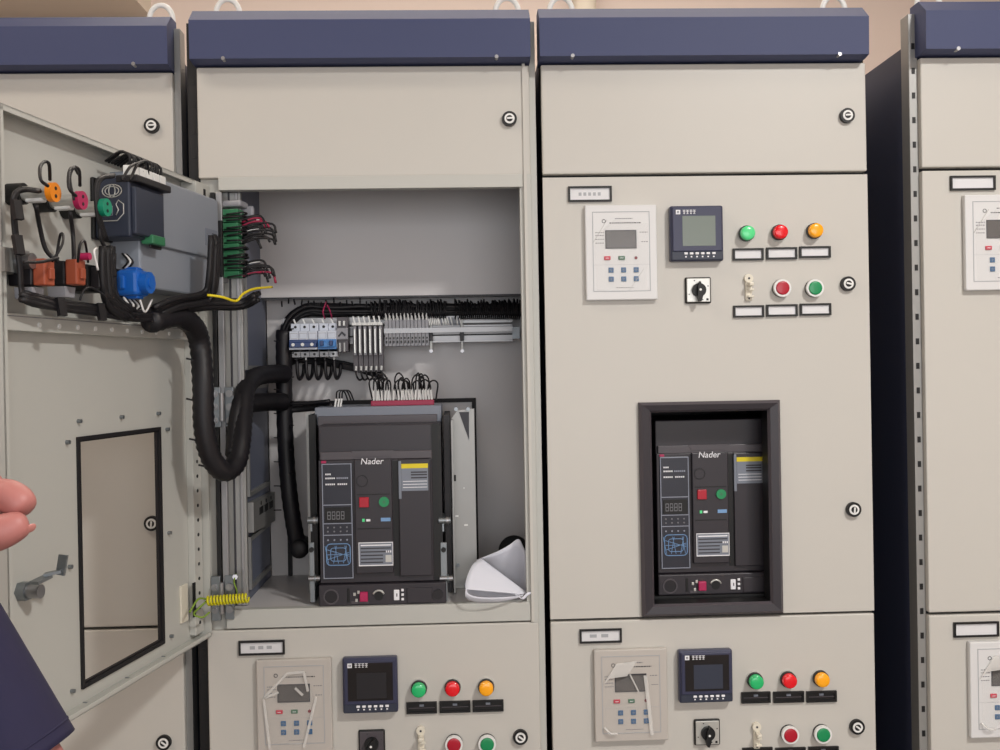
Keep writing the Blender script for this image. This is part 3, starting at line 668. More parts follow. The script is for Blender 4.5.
for sx,(pa,pb) in (('l',(309,314)),('r',(440.5,447))):
    a=K(pa,560,.02)[0]; b=K(pb,560,.02)[0]; z0=K(pa,603,.02)[1]; z1=K(pa,543,.02)[1]
    m=MB(); m.box(a,b,-.006,-.003,max(z0,.001),z1,'zinc',.0008); m.box(a,b,-.003,.07,max(z0,.001),.03,'zinc')
    x=(a+b)/2; zz_=K(pa,550,.02)[1]; m.cyl((x,-.006,zz_),(x,-.012,zz_),.0045,'black',n=12); m.build('guide_rail',t)
    m=MB(); zz_=K(pa,521,.02)[1]; m.cyl((a-.002,-.004,zz_),(b+.008,-.004,zz_),.006,'zinc'); m.cyl((b+.0,-.004,zz_),(b+.004,-.004,zz_),.009,'chrome',n=6); m.obox((x,-.004,zz_),(x,-.004,zz_-.02),.003,.003,'zinc'); m.obox((x,-.004,zz_),(x,.075,zz_),.004,.004,'zinc'); m.build('bolt',t); m=MB()
    zz_=K(pa,579,.02)[1]; m.cyl((a-.002,-.006,zz_),(b+.01,-.006,zz_),.005,'chrome'); m.cyl((b,-.006,zz_),(b+.003,-.006,zz_),.008,'zinc',n=6); m.build('bolt',t)
# arc chute/top terminal housing
a,z1=K(318,404,.17); b,z0=K(441,425,.06)
m=MB(); m.box(a,b,.09,.23,K(380,418,.12)[1]-.012,K(380,405,.2)[1],'label_gr',.002); m.box(a+.008,b-.008,.075,.09,z0-.005,K(380,415,.12)[1],'acb_hi',.001); m.build('top_housing',t)
zh=K(380,405,.2)[1]
m=MB(); a=K(371,400,.15)[0]; b=K(434,400,.15)[0]; m.box(a,b,.115,.14,zh,zh+.01,'crimson',.001); m.build('red_terminal_strip',t)
m=MB(); a=K(371,400,.13)[0]; n=22; 
for i in range(n):
    x=a+.004+(b-a-.008)*i/(n-1)
    if i in(8,): continue
    fx=x+R.uniform(-.003,.003); mm=MB(); mm.obox((x,.118,zh+.011),(fx,.112,zh+.032),.0032,.0032,'white'); fer=mm.build('ferrule',t)
    hh=R.uniform(.018,.034); sp=R.choice((-1,1))*R.uniform(.006,.016)
    m.tube([(fx,.112,zh+.03),(fx+sp*.2,.108,zh+.03+hh*.7),(fx+sp*.8,.106,zh+.03+hh),(fx+sp*1.3,.112,zh+.03+hh*.6),(fx+sp*1.1,.13,zh+.02),(fx+sp,.145,zh+.01)],.0016,'cable',n=6,sub=4)
m.build('control_wires',t)
for dx in(0,.006,.011):
    mm=MB(); x,z=K(335,400,.15); mm.obox((x+dx,.115,zh-.002),(x+dx+.003,.115,zh+.016),.0035,.003,'white'); mm.tube([(x+dx+.003,.115,zh+.015),(x+dx+.006,.11,zh+.03),(x+dx+.018,.115,zh+.03),(x+dx+.024,.13,zh+.012)],.0015,'cable',n=6); mm.build('loose_wire',t)

# ------------------------------------------------ DIN rail gear in the open compartment
YR=.26
P0=at(283,340,YR); P1=at(524,334,YR)
xr0,xr1=P0.x,P1.x-.0; zr=at(440,334,YR).z
m=MB(); m.box(xr0,X2+W-.025,YR,YR+.002,zr-.0175,zr+.0175,'rail'); m.box(xr0,X2+W-.025,YR-.008,YR,zr+.0145,zr+.0175,'rail'); m.box(xr0,X2+W-.025,YR-.008,YR,zr-.0175,zr-.0145,'rail'); m.box(xr0,X2+W-.025,YR-.001,YR,zr-.004,zr-.001,'black')
zt1=at(440,322,YR).z
m.box(xr0,X2+W-.025,YR-.004,YR+.0,zt1-.003,zt1+.012,'rail')
for px in(334,430,462,516): 
    x=at(px,335,YR).x; m.box(x-.008,x+.008,YR+.002,YP+.002,zr-.012,zr+.012,'zinc')
rail=m.build('mounting_rail'); tag(rail,'long silver mounting rail across the open compartment back','mounting rail')
for px in(431,462):
    p=at(px,336,YR-.01); m=MB(); m.box(-.003,.003,-.006,.0,-.035,.035,'galv',.001); m.cyl((0,-.006,-.031),(0,-.012,-.031),.004,'chrome',n=8); m.box(-.004,.004,-.01,-.004,-.01,.01,'text_dark',.001)
    e=m.build('end_stop',None,(p.x,YR-.009,p.z)); tag(e,'upright end clamp on the rail '+('just right of the small terminals' if px==431 else 'farther right near the bare end'),'clamp')
def at2(px,py,Y,base): p=at(px,py,Y); return p-Vector(base)
def mcb(px0,px1,poles,label,handle,hh):
    base=at((px0+px1)/2,341,YR-.02); base=Vector((base.x,YR-.009,zr)); a=at(px0,340,YR-.05).x-base.x; b=at(px1,340,YR-.05).x-base.x
    t=thing('miniature_breaker',base,0,label,'miniature circuit breaker','miniature breakers on the rail')
    def z(py): return at(320,py,YR-.05).z-base.z
    w=(b-a)/poles
    m=MB()
    for i in range(poles):
        x0=a+i*w; m.box(x0+.0003,x0+w-.0003,-.03,.0,z(352),z(323),'mcb_white',.001); m.box(x0+.0003,x0+w-.0003,-.05,-.03,z(348),z(331),'mcb_white',.001); m.box(x0+.0003,x0+w-.0003,-.03,0,z(357),z(345),'mcb_grey',.001)
        m.cyl((x0+w/2,-.03,z(326.5)),(x0+w/2,-.0306,z(326.5)),.0028,'black',n=12); m.cyl((x0+w/2,-.03,z(354)),(x0+w/2,-.0306,z(354)),.0026,'black',n=12)
        m.frame(x0+.002,x0+w-.002,z(338.5),z(333),x0+.0025,x0+w-.0025,z(338.2),z(333.4),-.0505,-.05,'relay_line')
    m.build('housing',t)
    m=MB(); 
    m.box(a,b,-.054,-.05,z(347),z(339.5),handle,.001); m.box(a+.001,b-.001,-.06,-.052,z(347.5),z(342),handle,.0015)
    for i in range(poles):
        cx=a+(i+.5)*w
        if handle=='mcb_navy' : m.cyl((cx,-.062,z(344.5)),(cx,-.0626,z(344.5)),.0035,'white',n=10)
        else: m.box(cx-.0035,cx+.0035,-.066,-.06,z(346),z(341),'mcb_navy',.001)
    m.build('toggle',t)
    m=MB(); m.box(a,b,-.0535,-.05,z(349.5),z(347),'mcb_white' if handle=='mcb_navy' else 'mcb_blue',.0005); m.build('label_strip',t)
    for i in range(poles):
        cx=a+(i+.5)*w; f=MB(); f.obox((cx,-.022,z(323.5)),(cx-.004,-.022,z(318.5)),.003,.003,'white'); f.build('ferrule',t)
        f=MB(); f.obox((cx,-.018,z(356)),(cx,-.018,z(362)),.003,.003,'white' if i%2 else 'cable'); f.tube([(cx,-.018,z(360)),(cx+.001,-.02,z(372)),(cx+.004,-.014,z(379)),(cx+.009,.0,z(374)),(cx+.01,.01,z(364))],.0035,'wrap',n=8); f.build('lead_wire',t)
    return t
mcb(290,318,3,'miniature breaker with dark blue toggle bar on the rail','mcb_navy',0)
mcb(318.5,337,2,'miniature breaker with light blue double toggle on the rail','mcb_blue',0)
base=Vector((at(345,340,YR).x,YR-.009,zr)); t=thing('timer_module',base,0,'narrow grey module with peaked face between the breakers and slim relays','module')
m=MB(); m.box(-.011,.011,-.035,0,-.034,.036,'acb_hi',.001); m.box(-.012,.012,-.045,-.035,-.01,.014,'pvc_grey',.002); m.build('housing',t)
m=MB(); m.poly([(-.008,-.002),(0,.007),(.008,0),(.006,-.004),(0,.002),(-.006,-.005)],-.046,-.045,'text_dark'); m.build('face_mark',t)
m=MB(); 
for dx in(-.005,.004): m.box(dx-.002,dx+.002,-.042,-.035,.018,.028,'white',.0005); m.box(dx-.0015,dx+.0015,-.04,-.035,-.034,-.016,'galv')
m.build('terminal',t)
# six slim relays
a=at(352.5,340,YR-.04).x; b=at(383,340,YR-.04).x; w=(b-a)/6; zt_=at(368,323,YR-.04).z-zr; zb1=at(368,360,YR-.04).z-zr; zb2=at(368,372,YR-.04).z-zr
t=thing('slim_relay',(a+w/2,YR-.009,zr),0,'slim grey interface relay in the six-wide finned block on the rail','relay','slim relays on the rail')
m=MB(); m.box(-w/2+.0004,w/2-.0004,-.025,0,zb2,zt_,'acb_hi',.0005); m.box(-.0028,.0028,-.036,-.025,zb1+.01,zt_-.006,'pvc_grey',.0008); m.box(-.0016,.0016,-.04,-.036,zb1+.014,zt_-.012,'silver',.0005); m.build('housing',t)
m=MB(); m.box(-w/2+.0002,w/2-.0002,-.04,-.025,zt_-.005,zt_+.001,'white',.0005); m.build('marker_strip',t)
m=MB(); m.obox((0,-.03,zt_),(-.003,-.03,zt_+.014),.003,.003,'white'); m.build('ferrule',t); m=MB(); m.obox((0,-.028,zb2+.004),(.001,-.03,zb2+.012),.0036,.003,'white'); m.build('ferrule',t)
m=MB(); m.tube([(0,-.028,zb2+.003),(.002,-.03,zb2-.008),(.006,-.02,zb2-.016),(.01,.0,zb2-.014)],.002,'cable',n=6); m.build('lead_wire',t)
for i in range(1,6): c=copy_tree(t); c.location.x+=w*i
for i in (0,5): pass
# slim terminals right of the relays
a=at(385,335,YR-.02).x; b=at(429,335,YR-.02).x; n=12; w=(b-a)/n
zl=at(405,346,YR-.02).z-zr; zh_=at(405,326,YR-.02).z-zr
t=thing('terminal_block',(a+w/2,YR-.009,zr),0,'thin grey rail terminal in the row right of the slim relays','terminal','thin terminals on the rail')
m=MB(); m.box(-w/2+.0004,w/2-.0004,-.02,0,zl,zh_+.012,'pvc_grey',.0004); m.box(-.0014,.0014,-.022,-.02,zl+.006,zl+.011,'black'); m.box(-.0014,.0014,-.022,-.02,zl+.0145,zl+.018,'black'); m.build('housing',t)
m=MB(); m.obox((0,-.018,zh_+.012),(-.001,-.02,zh_+.026),.0022,.003,'white'); m.build('ferrule',t)
for i in range(1,n): c=copy_tree(t); c.location.x+=w*i
# silver marker cover bar
p0=at(384,331,YR-.03); p1=at(523,327,YR-.03)
m=MB(); m.box(p0.x,X2+W-.026,YR-.032,YR-.0302,p0.z-.005,p0.z+.005,'white' if False else 'rail'); 
for xx in (p0.x+.01,at(431,330,YR).x+.0,at(462,330,YR).x,X2+W-.035): m.box(xx-.002,xx+.002,YR-.0302,YR-.004,p0.z-.003,p0.z+.003,'rail')
tag(m.build('marker_bar'),'shiny marker bar running above the small terminals','bar')
# wire comb (ferrules and wires rising from terminals)
hb=Vector((at(400,312,YR).x,YR-.01,at(400,312,YR).z))
t=thing('wiring_harness',hb,0,'black wire bundle above the rail, dropping down behind the breaker','wiring harness')
def H(px,py,Y): return at(px,py,Y)-hb
for i in range(44):
    px=386+i*1.75; p=H(px,325+R.uniform(-.5,.5),YR-.02); q=H(px-1.5+R.uniform(-.8,.8),317,YR-.02)
    m=MB(); m.obox(p,q,.0024,.002,'white' if R.random()<.75 else 'label_gr'); m.build('ferrule',t)
m=MB()
for i in range(75):
    px=372+i*2.0; 
    if 444<px<462 and R.random()<.6: continue
    top=H(px+R.uniform(-2,2),301+R.uniform(-2,3),YR-.005+R.uniform(-.01,.01)); m.tube([H(px-1,319,YR-.018),H(px,312,YR-.03),top,H(px+2,306,YR+.02)],.0017,'cable',n=5,sub=3)
m.build('wire_comb',t)
m=MB()
for i in range(30):
    oy=R.uniform(-3.5,6); od=R.uniform(-.012,.014)
    pts=[H(282+R.uniform(-4,4),380,YR+od)]+[H(282+oy*.7,345,YR+od),H(288+oy*.5,322+oy,YR+od)]
    for px in range(305,525 if i<20 else 470,18): pts.append(H(px,309+oy*1.0+R.uniform(-1,1),YR+od))
    m.tube(pts,.0042,'cable' if i%3 else 'wrap',n=6,sub=3)
m.build('main_bundle',t)
m=MB(); m.tube([H(284,330,.22),H(284,375,.22),H(285,430,.22),H(288,480,.22),H(293,520,.2),H(299,550,.17)],.0165,'wrap',n=12,sub=8,rib=.03); m.build('vertical_trunk',t)
m=MB(); m.tube([H(299,535,.17),H(298,551,.16)],.0,'wrap'); m=MB(); c0=H(299,549,.16); m.dome(c0,(0,-1,0),.019,.01,'cable',n=20); m.cyl(c0,c0+Vector((0,.05,0)),.019,'cable'); m.build('cable_boot',t)
m=MB(); m.tube([H(284,410,.22),H(300,409,.22),H(320,407,.21),H(333,406,.2)],.007,'cable',n=10,sub=4); m.tube([H(284,404,.21),H(310,403,.2),H(330,401,.19)],.004,'cable',n=8,sub=4); m.build('branch_cable',t)
m=MB()
for i in range(9): m.tube([H(285,362+R.uniform(-3,6),.21),H(300,358+R.uniform(-2,4),YR+.02),H(330,363+R.uniform(-3,3),YR+.01),H(370,372+R.uniform(-4,3),YR),H(382,378+R.uniform(-6,3),YR-.01)],.003,'cable',n=6,sub=3)
m.build('lower_bundle',t)
m=MB(); m.tube([H(325,319,YR-.03),H(323,312,YR-.05),H(325,305,YR-.04),H(326,302,YR-.02)],.0014,'magenta',n=6); m.tube([H(332,319,YR-.03),H(330,311,YR-.05),H(327,305,YR-.04)],.0014,'yellow' if False else 'magenta',n=6); m.build('red_wire',t)
for i in range(14):
    px=282+i*6.5; p=H(px,305+R.uniform(-2,3),YR-.012); MB().obox(p,p+Vector((R.uniform(-.003,.003),-.008,R.uniform(.009,.013))),.003,.002,'cable').build('cable_tie',t)
for i in range(16):
    py=330+i*12; p=H(281 if i%2 else 289,py,.21); MB().obox(p,p+Vector((.011 if i%2==0 else -.011,-.014,.002)),.003,.002,'cable').build('cable_tie',t)

# hose that loops from the open door into the cabinet, and door wiring
hd=dw(atdoor(200,330,.02))
t=thing('door_cable_loop',hd,0,'thick black ribbed cable loop hanging between the open door and cabinet','cable')
def Q(px,py,Y): return at(px,py,Y)-hd
def D(px,py,off): return dw(atdoor(px,py,off))-hd
path=[D(150,322,.03),D(176,316,.035),D(193,326,.04),Q(200,345,-.12),Q(203,385,-.13),Q(204,425,-.13),Q(210,455,-.12),Q(223,471,-.1),Q(236,463,-.07),Q(241,440,-.04),Q(243,412,0),Q(246,388,.04),Q(256,377,.1),Q(272,374,.16),Q(286,374,.2)]
m=MB(); m.tube(path,.0175,'wrap',n=14,sub=9,rib=.05); m.build('hose',t)
m=MB(); m.tube([Q(236,445,-.03),Q(240,410,.02),Q(248,404,.08),Q(268,402,.16),Q(284,402,.2)],.018,'cable',n=12,sub=5); m.tube([Q(232,455,-.06),Q(234,430,-.03),Q(238,404,.0),Q(243,385,.05)],.012,'cable',n=10,sub=5); m.build('second_hose',t)
for px,py,Y in((203,360,-.13),(203,400,-.13),(206,440,-.13),(215,466,-.11),(236,462,-.07),(242,425,-.02),(258,377,.1)):
    c=Q(px,py,Y); MB().obox(c+Vector((-.014,-.006,0)),c+Vector((-.026,-.006,.003)),.004,.003,'cable').build('cable_tie',t)
# harness along the lower device line of the door
hd2=dw(atdoor(100,300,.02)); t2=thing('door_wiring_harness',hd2,0,'black wire bundle clipped to the inner face of the open door','wiring harness')
def E2(px,py,off): return dw(atdoor(px,py,off))-hd2
m=MB()
def bundle(P,n,r,sp,mt='cable',m=m):
    for i in range(n):
        o=(R.uniform(-sp,sp),R.uniform(-sp,sp),R.uniform(-.4,.4)*sp/600)
        m.tube([E2(px+o[0]+R.uniform(-.5,.5),py+o[1]+R.uniform(-.5,.5),off+o[2]) for px,py,off in P],r,mt,n=6,sub=4)
bundle([(40,190,.03),(22,189,.02),(14,197,.02),(15,230,.015),(20,262,.015),(22,290,.015),(28,302,.02),(60,308,.02),(100,311,.025),(140,314,.03),(165,310,.035),(190,303,.04),(215,302,.05)],5,.0028,1.6)
bundle([(24,296,.02),(60,305,.025),(100,310,.025),(140,316,.03),(170,316,.035),(192,326,.04)],11,.004,4)
bundle([(108,250,.03),(108,275,.03),(112,300,.03),(130,314,.03)],10,.0048,6)
bundle([(105,240,.03),(98,215,.03),(96,190,.03),(100,178,.03),(112,176,.03)],5,.003,2.5)
bundle([(216,240,.075),(214,280,.07),(208,297,.06),(180,303,.05),(158,312,.035)],12,.0048,5)
bundle([(256,296,.12),(240,304,.09),(212,304,.06),(180,308,.04)],10,.0045,4)
m.build('main_bundle',t2)
m=MB()
def wire(P,r=.0018,mt='cable'): MB().tube([E2(*p) for p in P],r,mt,n=6,sub=5).build('loose_wire',t2)
wire([(48,186,.06),(41,180,.06),(40,168,.05),(44,162,.04),(49,164,.04),(50,180,.03)],.0022)
wire([(76,196,.06),(69,188,.06),(69,173,.05),(73,167,.04),(79,170,.04),(80,186,.03)],.0022)
wire([(74,200,.06),(70,178,.05),(74,168,.05),(78,174,.04)],.0018)
wire([(36,205,.03),(40,228,.02),(46,250,.02),(58,262,.03)],.003); wire([(70,212,.03),(73,235,.02),(74,262,.03)],.0028); wire([(100,215,.03),(100,235,.03),(106,250,.03)],.0028)
wire([(52,262,.05),(62,245,.06),(63,235,.05),(60,236,.04),(56,260,.03)]); wire([(78,262,.05),(80,245,.06),(85,242,.05),(88,262,.03)])
wire([(98,270,.05),(94,252,.05),(97,248,.04)],.0018,'white'); wire([(80,300,.05),(84,290,.05),(92,288,.05),(104,296,.04),(106,306,.03)],.0016); wire([(140,300,.05),(145,312,.05),(152,300,.04)],.0016,'white')
wire([(24,262,.05),(40,262,.055),(58,258,.06)],.0022); wire([(130,180,.05),(138,164,.05),(147,162,.045),(148,175,.04)],.0022); wire([(122,180,.05),(131,166,.05),(142,163,.04),(142,172,.04)],.0022)
m=MB(); m.tube([E2(207,295,.1),E2(222,297,.12),E2(236,301,.13),E2(243,294,.13),E2(254,289,.13),E2(272,287,.13)],.0022,'yellow',n=6,sub=6); m.build('yellow_wire',t2)
for px,py in((60,307),(100,312),(150,315),(16,210),(17,245),(110,268)):
    c=E2(px,py,.03); MB().obox(c+Vector((0,0,.012)),c+Vector((.004,-.002,-.012)),.012,.006,'cable').build('cable_tie',t2)

# devices on the back of the open door
def dthing(name,px,py,off,label,cat,group=None):
    p=atdoor(px,py,off); return thing(name,dw(Vector((p.x,SH,p.z))),DROT,label,cat,group), p
for px,py,disc,lab in((44,192,'orange','orange-disc lamp holder on the open door, nearest the free edge'),(72,200,'magenta','magenta-disc lamp holder between orange and green ones on the open door'),(97,207,'jade','green-disc lamp holder beside the meter back on the open door')):
    t,p=dthing('lamp_holder',px-4,py+1,.02,lab,'lamp holder','lamp holders on the open door')
    m=MB(); m.cyl((0,.0005,0),(0,.022,0),.014,'black',n=20); m.build('mounting_nut',t)
    m=MB(); m.cyl((0,.022,0),(0,.058,0),.0095,'silver',n=20); m.box(-.006,.006,.026,.05,-.012,.0,'white',.002); m.build('holder_body',t)
    m=MB(); m.cyl((0,.058,0),(0,.066,0),.0125,disc,n=24); m.build('coloured_disc',t)
    d_=MB()
    for dz in(-.005,.005): d_.cyl((0,.066,dz),(0,.0665,dz),.0025,'dark',n=10)
    d_.build('terminal_screw',t)
for px,py,lab,sh in((30,272,'terracotta and black button contact block, nearest the free door edge','a'),(66,272,'terracotta and black button contact block with magenta tip on the open door','b')):
    t,p=dthing('contact_block',px+(7 if sh=='a' else 3),py,.02,lab,'contact block','button contact blocks on the open door')
    m=MB(); m.cyl((0,.0005,0),(0,.012,0),.014,'zinc',n=20); m.box(-.013,.013,.012,.045,-.018,.014,'acb_dk',.002); m.build('housing',t)
    m=MB(); m.box(-.011,.011,.045,.062,-.018,.016,'terracotta',.002); m.box(-.005,.005,.062,.066,-.01,.004,'terracotta',.001); m.build('terracotta_block',t)
    m=MB(); m.poly([(-.013,-.02),(.013,-.02),(.011,-.034),(-.011,-.034)],.02,.045,'pvc_grey'); m.build('clear_cover',t)
    if sh=='b': m=MB(); m.cyl((0,.06,.02),(0,.075,.02),.005,'magenta',n=12); m.build('tip',t)
t,p=dthing('push_button_block',98,278,.02,'all-black button contact block left of the blue switch back','contact block')
m=MB(); m.box(-.02,.02,.0005,.04,-.02,.018,'black',.002); m.build('housing',t); m=MB(); m.box(-.014,.014,.04,.055,-.016,.014,'acb_dk',.002); m.build('front_block',t)
t,p=dthing('rotary_switch_back',143,283,.03,'bright blue rotary switch body on the open door','switch')
m=MB(); m.box(-.022,.022,.0005,.02,-.022,.022,'black',.002); m.build('mounting_frame',t)
m=MB(); m.box(-.02,.02,.02,.055,-.02,.02,'blue',.006); m.cyl((0,.055,0),(0,.066,0),.017,'blue',n=10); m.cyl((0,.066,0),(0,.068,0),.008,'blue',n=10); m.box(-.024,.024,.028,.036,-.01,.01,'blue',.002); m.box(-.01,.01,.028,.05,-.024,.024,'blue',.002); m.build('blue_body',t)
m=MB()
for i in range(6):
    a_=(-.015+i*.006); m.tube([(a_,.03,-.022),(a_*1.3,.04,-.034),(a_*1.1,.03,-.042)],.0016,'white' if i%2 else 'cable',n=6); m.tube([(a_,.03,.022),(a_*1.2,.04,.032),(a_*1.1,.03,.044)],.0016,'cable' if i%2 else 'white',n=6)
m.build('lead_wires',t)
# meter back
a=atdoor(118,252,.0); b=atdoor(165,205,.0)
t,p=dthing('meter_back',143,212,.03,'dark slate meter housing projecting from the open door','meter')
hw=.056
m=MB(); m.box(-hw,hw,.0005,.006,-.046,.046,'black',.002); m.box(-hw+.003,hw-.003,.006,.062,-.044,.044,'meter_back',.003); m.box(-hw+.02,hw-.006,.062,.07,-.04,.03,'meter_back',.002); m.build('housing',t)
m=MB(); m.box(-hw+.004,hw-.002,.04,.075,.036,.047,'acb_dk',.002); m.build('terminal_cover',t)
m=MB(); fx=hw-.0025
for (ry,rz) in ((.0155,.0095),(.011,.0065),(.005,.0095)): m.tube([(fx,.034+ry*math.cos(q),.024+rz*math.sin(q)) for q in [i*math.pi/8 for i in range(17)]],.0009,'silver',n=5,sub=1)
m.tube([(fx,.012,-.026),(fx,.02,-.02),(fx,.042,-.02),(fx,.052,-.01),(fx,.052,.004),(fx,.044,.01),(fx,.04,.004),(fx,.044,-.004),(fx,.04,-.012)],.0009,'silver',n=5,sub=1); m.tube([(fx,.022,-.012),(fx,.034,-.012),(fx,.034,.002)],.0009,'label_gr',n=5,sub=1); m.build('line_drawing',t)
for i in range(5):
    m=MB(); x=-hw+.004+i*.021; m.box(x,x+.018,.05,.066,.047,.062,'white',.001); m.build('wire_connector',t)
m=MB()
for i in range(12):
    x=-hw+.008+i*.0085; m.tube([(x,.058,.061),(x+R.uniform(-.004,.004),.06,.075),(x+R.uniform(-.004,.006),.045,.083),(x,.02,.07)],.002,'cable',n=6,sub=4)
m.build('lead_wires',t)
m=MB(); m.box(-.035,.0,.062,.066,-.055,-.045,'acb_dk',.002); m.box(-.03,.01,.055,.075,-.05,-.036,'gn_term',.002); m.build('green_plug',t)
# protection relay back
t,p=dthing('relay_back',170,245,SH,'large grey relay housing with stuck label on the open door','protection relay')
rz0=atdoor(200,296,SH+.05).z-p.z; rz1=atdoor(210,197,SH+.05).z-p.z
pa=atdoor(163,240,.03).x-p.x; pb=atdoor(208,240,.03).x-p.x
x0=atdoor(217,245,SH+.05).x-p.x; x1=atdoor(140,245,SH+.05).x-p.x; MX=(x0+.02,x0+.075)
m=MB(); m.box(x0,x1,.0005,.05,rz0,rz1,'relay_back',.003); m.box(x0+.006,x1-.006,.05,.056,-.02,rz1-.004,'relay_back',.002); m.build('housing',t)
m=MB(); m.box(x0+.012,x0+.06,.0561,.0567,.0,.03,'label_gr'); 
for i,(u0,u1,v) in enumerate(((.016,.034,.022),(.016,.044,.017),(.016,.026,.01))): m.box(x0+u0,x0+u1,.0567,.057,v,v+.0016,'text_dark')
m.build('label',t)
m=MB(); m.box(x0-.001,x0+.006,.045,.062,-.05,.05,'black',.001); m.build('edge_connector',t)
# green terminal connector with wires pointing right
t,p=dthing('terminal_plug',231,244,SH+.06,'green multi-way plug with black wires at the end of the relay housing','connector')
m=MB(); m.box(-.012,.012,.0005,.05,-.07,.052,'pvc_grey',.002); m.build('bracket',t)
for i in range(10):
    z=-.062+i*.0125; m=MB(); m.box(-.014,.014,.045,.08,z,z+.0112,'gn_term',.001); m.cyl((0,.08,z+.004),(0,.0805,z+.004),.0025,'silver',n=8); m.build('terminal',t)
m=MB(); m.box(-.026,.012,.03,.085,.066,.078,'pvc_grey',.004); m.box(-.03,-.02,.06,.095,.05,.072,'pvc_grey',.004); m.build('cover_cap',t)
for z in(-.04,-.028,-.012,.02,.045):
    MB().tube([(-.016,.04,z),(-.016,.084,z+.003),(.0,.086,z+.004),(.017,.084,z+.002),(.017,.04,z)],.002,'cable',n=6,sub=3).build('cable_tie',t)
m=MB()
for i in range(10):
    z=-.06+i*.0125; m.tube([(-.008,.078,z),(-.004,.09,z+.002),(.012,.088,z+.002),(.018,.06,z+R.uniform(-.004,.004))],.0016,'cable',n=6,sub=4); 
for i in range(26):
    z=.01+R.uniform(-.012,.034) if i<15 else -.052+R.uniform(-.012,.014); e=.125+R.uniform(-.02,.012); m.tube([(-.004,.08,z),(-.008,.1,z+.007),(-.012,e,z+.006),(-.01,e+.008,z-.008+R.uniform(-.008,.004))],.0022,'cable' if i%9 else 'crimson',n=6,sub=4)
m.build('lead_wires',t)
for i in range(12):
    z=.006+R.uniform(-.014,.034) if i<8 else -.045+R.uniform(-.008,.008); m=MB(); m.obox((-.007,.088,z+.003),(-.012,.11,z+.007),.003,.003,'white'); m.build('ferrule',t)

# earth wire coil at the lower hinge
p0=at(207,601,-.05); p1=at(248,598,-.02); t=thing('earth_wire',p0,0,'yellow-green coiled earth wire at the lower hinge of the open door','wire')
m=MB(); pts=[]; N=13; ax=(p1-p0); 
for i in range(N*10+1):
    s=i/(N*10); q=i*2*math.pi/10; pts.append(ax*s+Vector((0,.0075*math.cos(q),.0075*math.sin(q))))
m.tube(pts,.0021,'yg',n=6,sub=1); m.build('coil',t)
m=MB(); m.tube([(0,0,0),(-.012,-.01,-.01),(-.02,-.012,-.02),(-.006,-.01,-.026),(.004,0,-.02)],.0018,'yg_green',n=6); m.tube([(0,.0,.003),(-.01,-.02,.008),(-.02,-.04,-.01)],.0018,'yg_green',n=6); m.build('tail_wire',t)

# rolled drawing on the shelf
pb_=at(490,601,.0); t0=Vector((pb_.x,.05,zi0))
def S3(px,py,Y): return at(px,py,Y)-t0
m=MB()
# outline: open roll at lower left, cone narrowing to the right, back flap rising to a peak
def surf(A,B,nu,nv,mt,dx=0):   # two guide curves
    vs=[]; 
    for i in range(nu):
        for j in range(nv): s=j/(nv-1); vs.append(A[i]*(1-s)+B[i]*s)
    m.add(vs,[(i*nv+j,i*nv+j+1,(i+1)*nv+j+1,(i+1)*nv+j) for i in range(nu-1) for j in range(nv-1)],mt,True)
def cr(pts,n=8):
    P=[pts[0]*2-pts[1]]+pts+[pts[-1]*2-pts[-2]]; q=[]
    for i in range(1,len(P)-2):
        for j in range(n):
            t_=j/n; a,b,c,d=P[i-1:i+3]; q.append(.5*((2*b)+(c-a)*t_+(2*a-5*b+4*c-d)*t_*t_+(3*b-a-3*c+d)*t_**3))
    q.append(pts[-1]); return q
A=cr([S3(476,560,.07),S3(486,556,.06),S3(498,551,.05),S3(509,545,.045),S3(518.5,539,.04),S3(524,548,.045),S3(529,560,.05),S3(530.5,575,.06)])
B=cr([S3(476,566,.1),S3(484,572,.1),S3(492,580,.1),S3(502,587,.1),S3(512,591,.1),S3(520,592,.1),S3(527,592,.09),S3(530.5,593,.08)])
surf(A,B,len(A),8,'paper')
A=cr([S3(481,558,.06),S3(473,564,.035),S3(468,574,.01),S3(465.5,583,-.01),S3(465.5,589,-.022)]); B=cr([S3(527,592.5,.02),S3(526,592.8,.018),S3(525,593.2,.015),S3(524,593.6,.012),S3(523,594,.01)])
surf(A,B,len(A),12,'paper')
A=cr([S3(465.5,588,-.022),S3(466,597,-.02),S3(475,601.5,-.016),S3(494,602,-.014),S3(512,599,-.006),S3(523,595.5,.005)]); B=cr([S3(466,588,-.02),S3(469,594,-.024),S3(479,597,-.026),S3(495,597.5,-.022),S3(511,596.5,-.01),S3(523,595,.003)])
surf(A,B,len(A),4,'paper')
A=cr([S3(466,586,.0),S3(480,584,.03),S3(500,588,.04),S3(523,594,.02)]); B=cr([S3(467,599,.0),S3(480,600.5,.03),S3(500,599,.03),S3(523,596,.02)])
surf(A,B,len(A),4,'paper')
A=cr([S3(467,589,-.01),S3(478,588,.0),S3(495,590,.004),S3(520,594.5,.008)]); B=cr([S3(467,590,-.012),S3(478,590,.0),S3(495,592,.003),S3(520,595.2,.008)])
surf(A,B,len(A),3,'paper')
A=cr([S3(514,594,.0),S3(521,598,-.006),S3(527,593,-.004),S3(531,592,.0)]); B=cr([S3(516,595.5,.0),S3(523,599.5,-.006),S3(528,595.5,-.004),S3(531,594,.0)]); surf(A,B,len(A),3,'paper')
o=m.build('paper_roll',None,t0); tag(o,'loosely rolled white paper sheets on the compartment shelf beside the breaker','paper')
sm=o.modifiers.new('s','SOLIDIFY'); sm.thickness=.0015

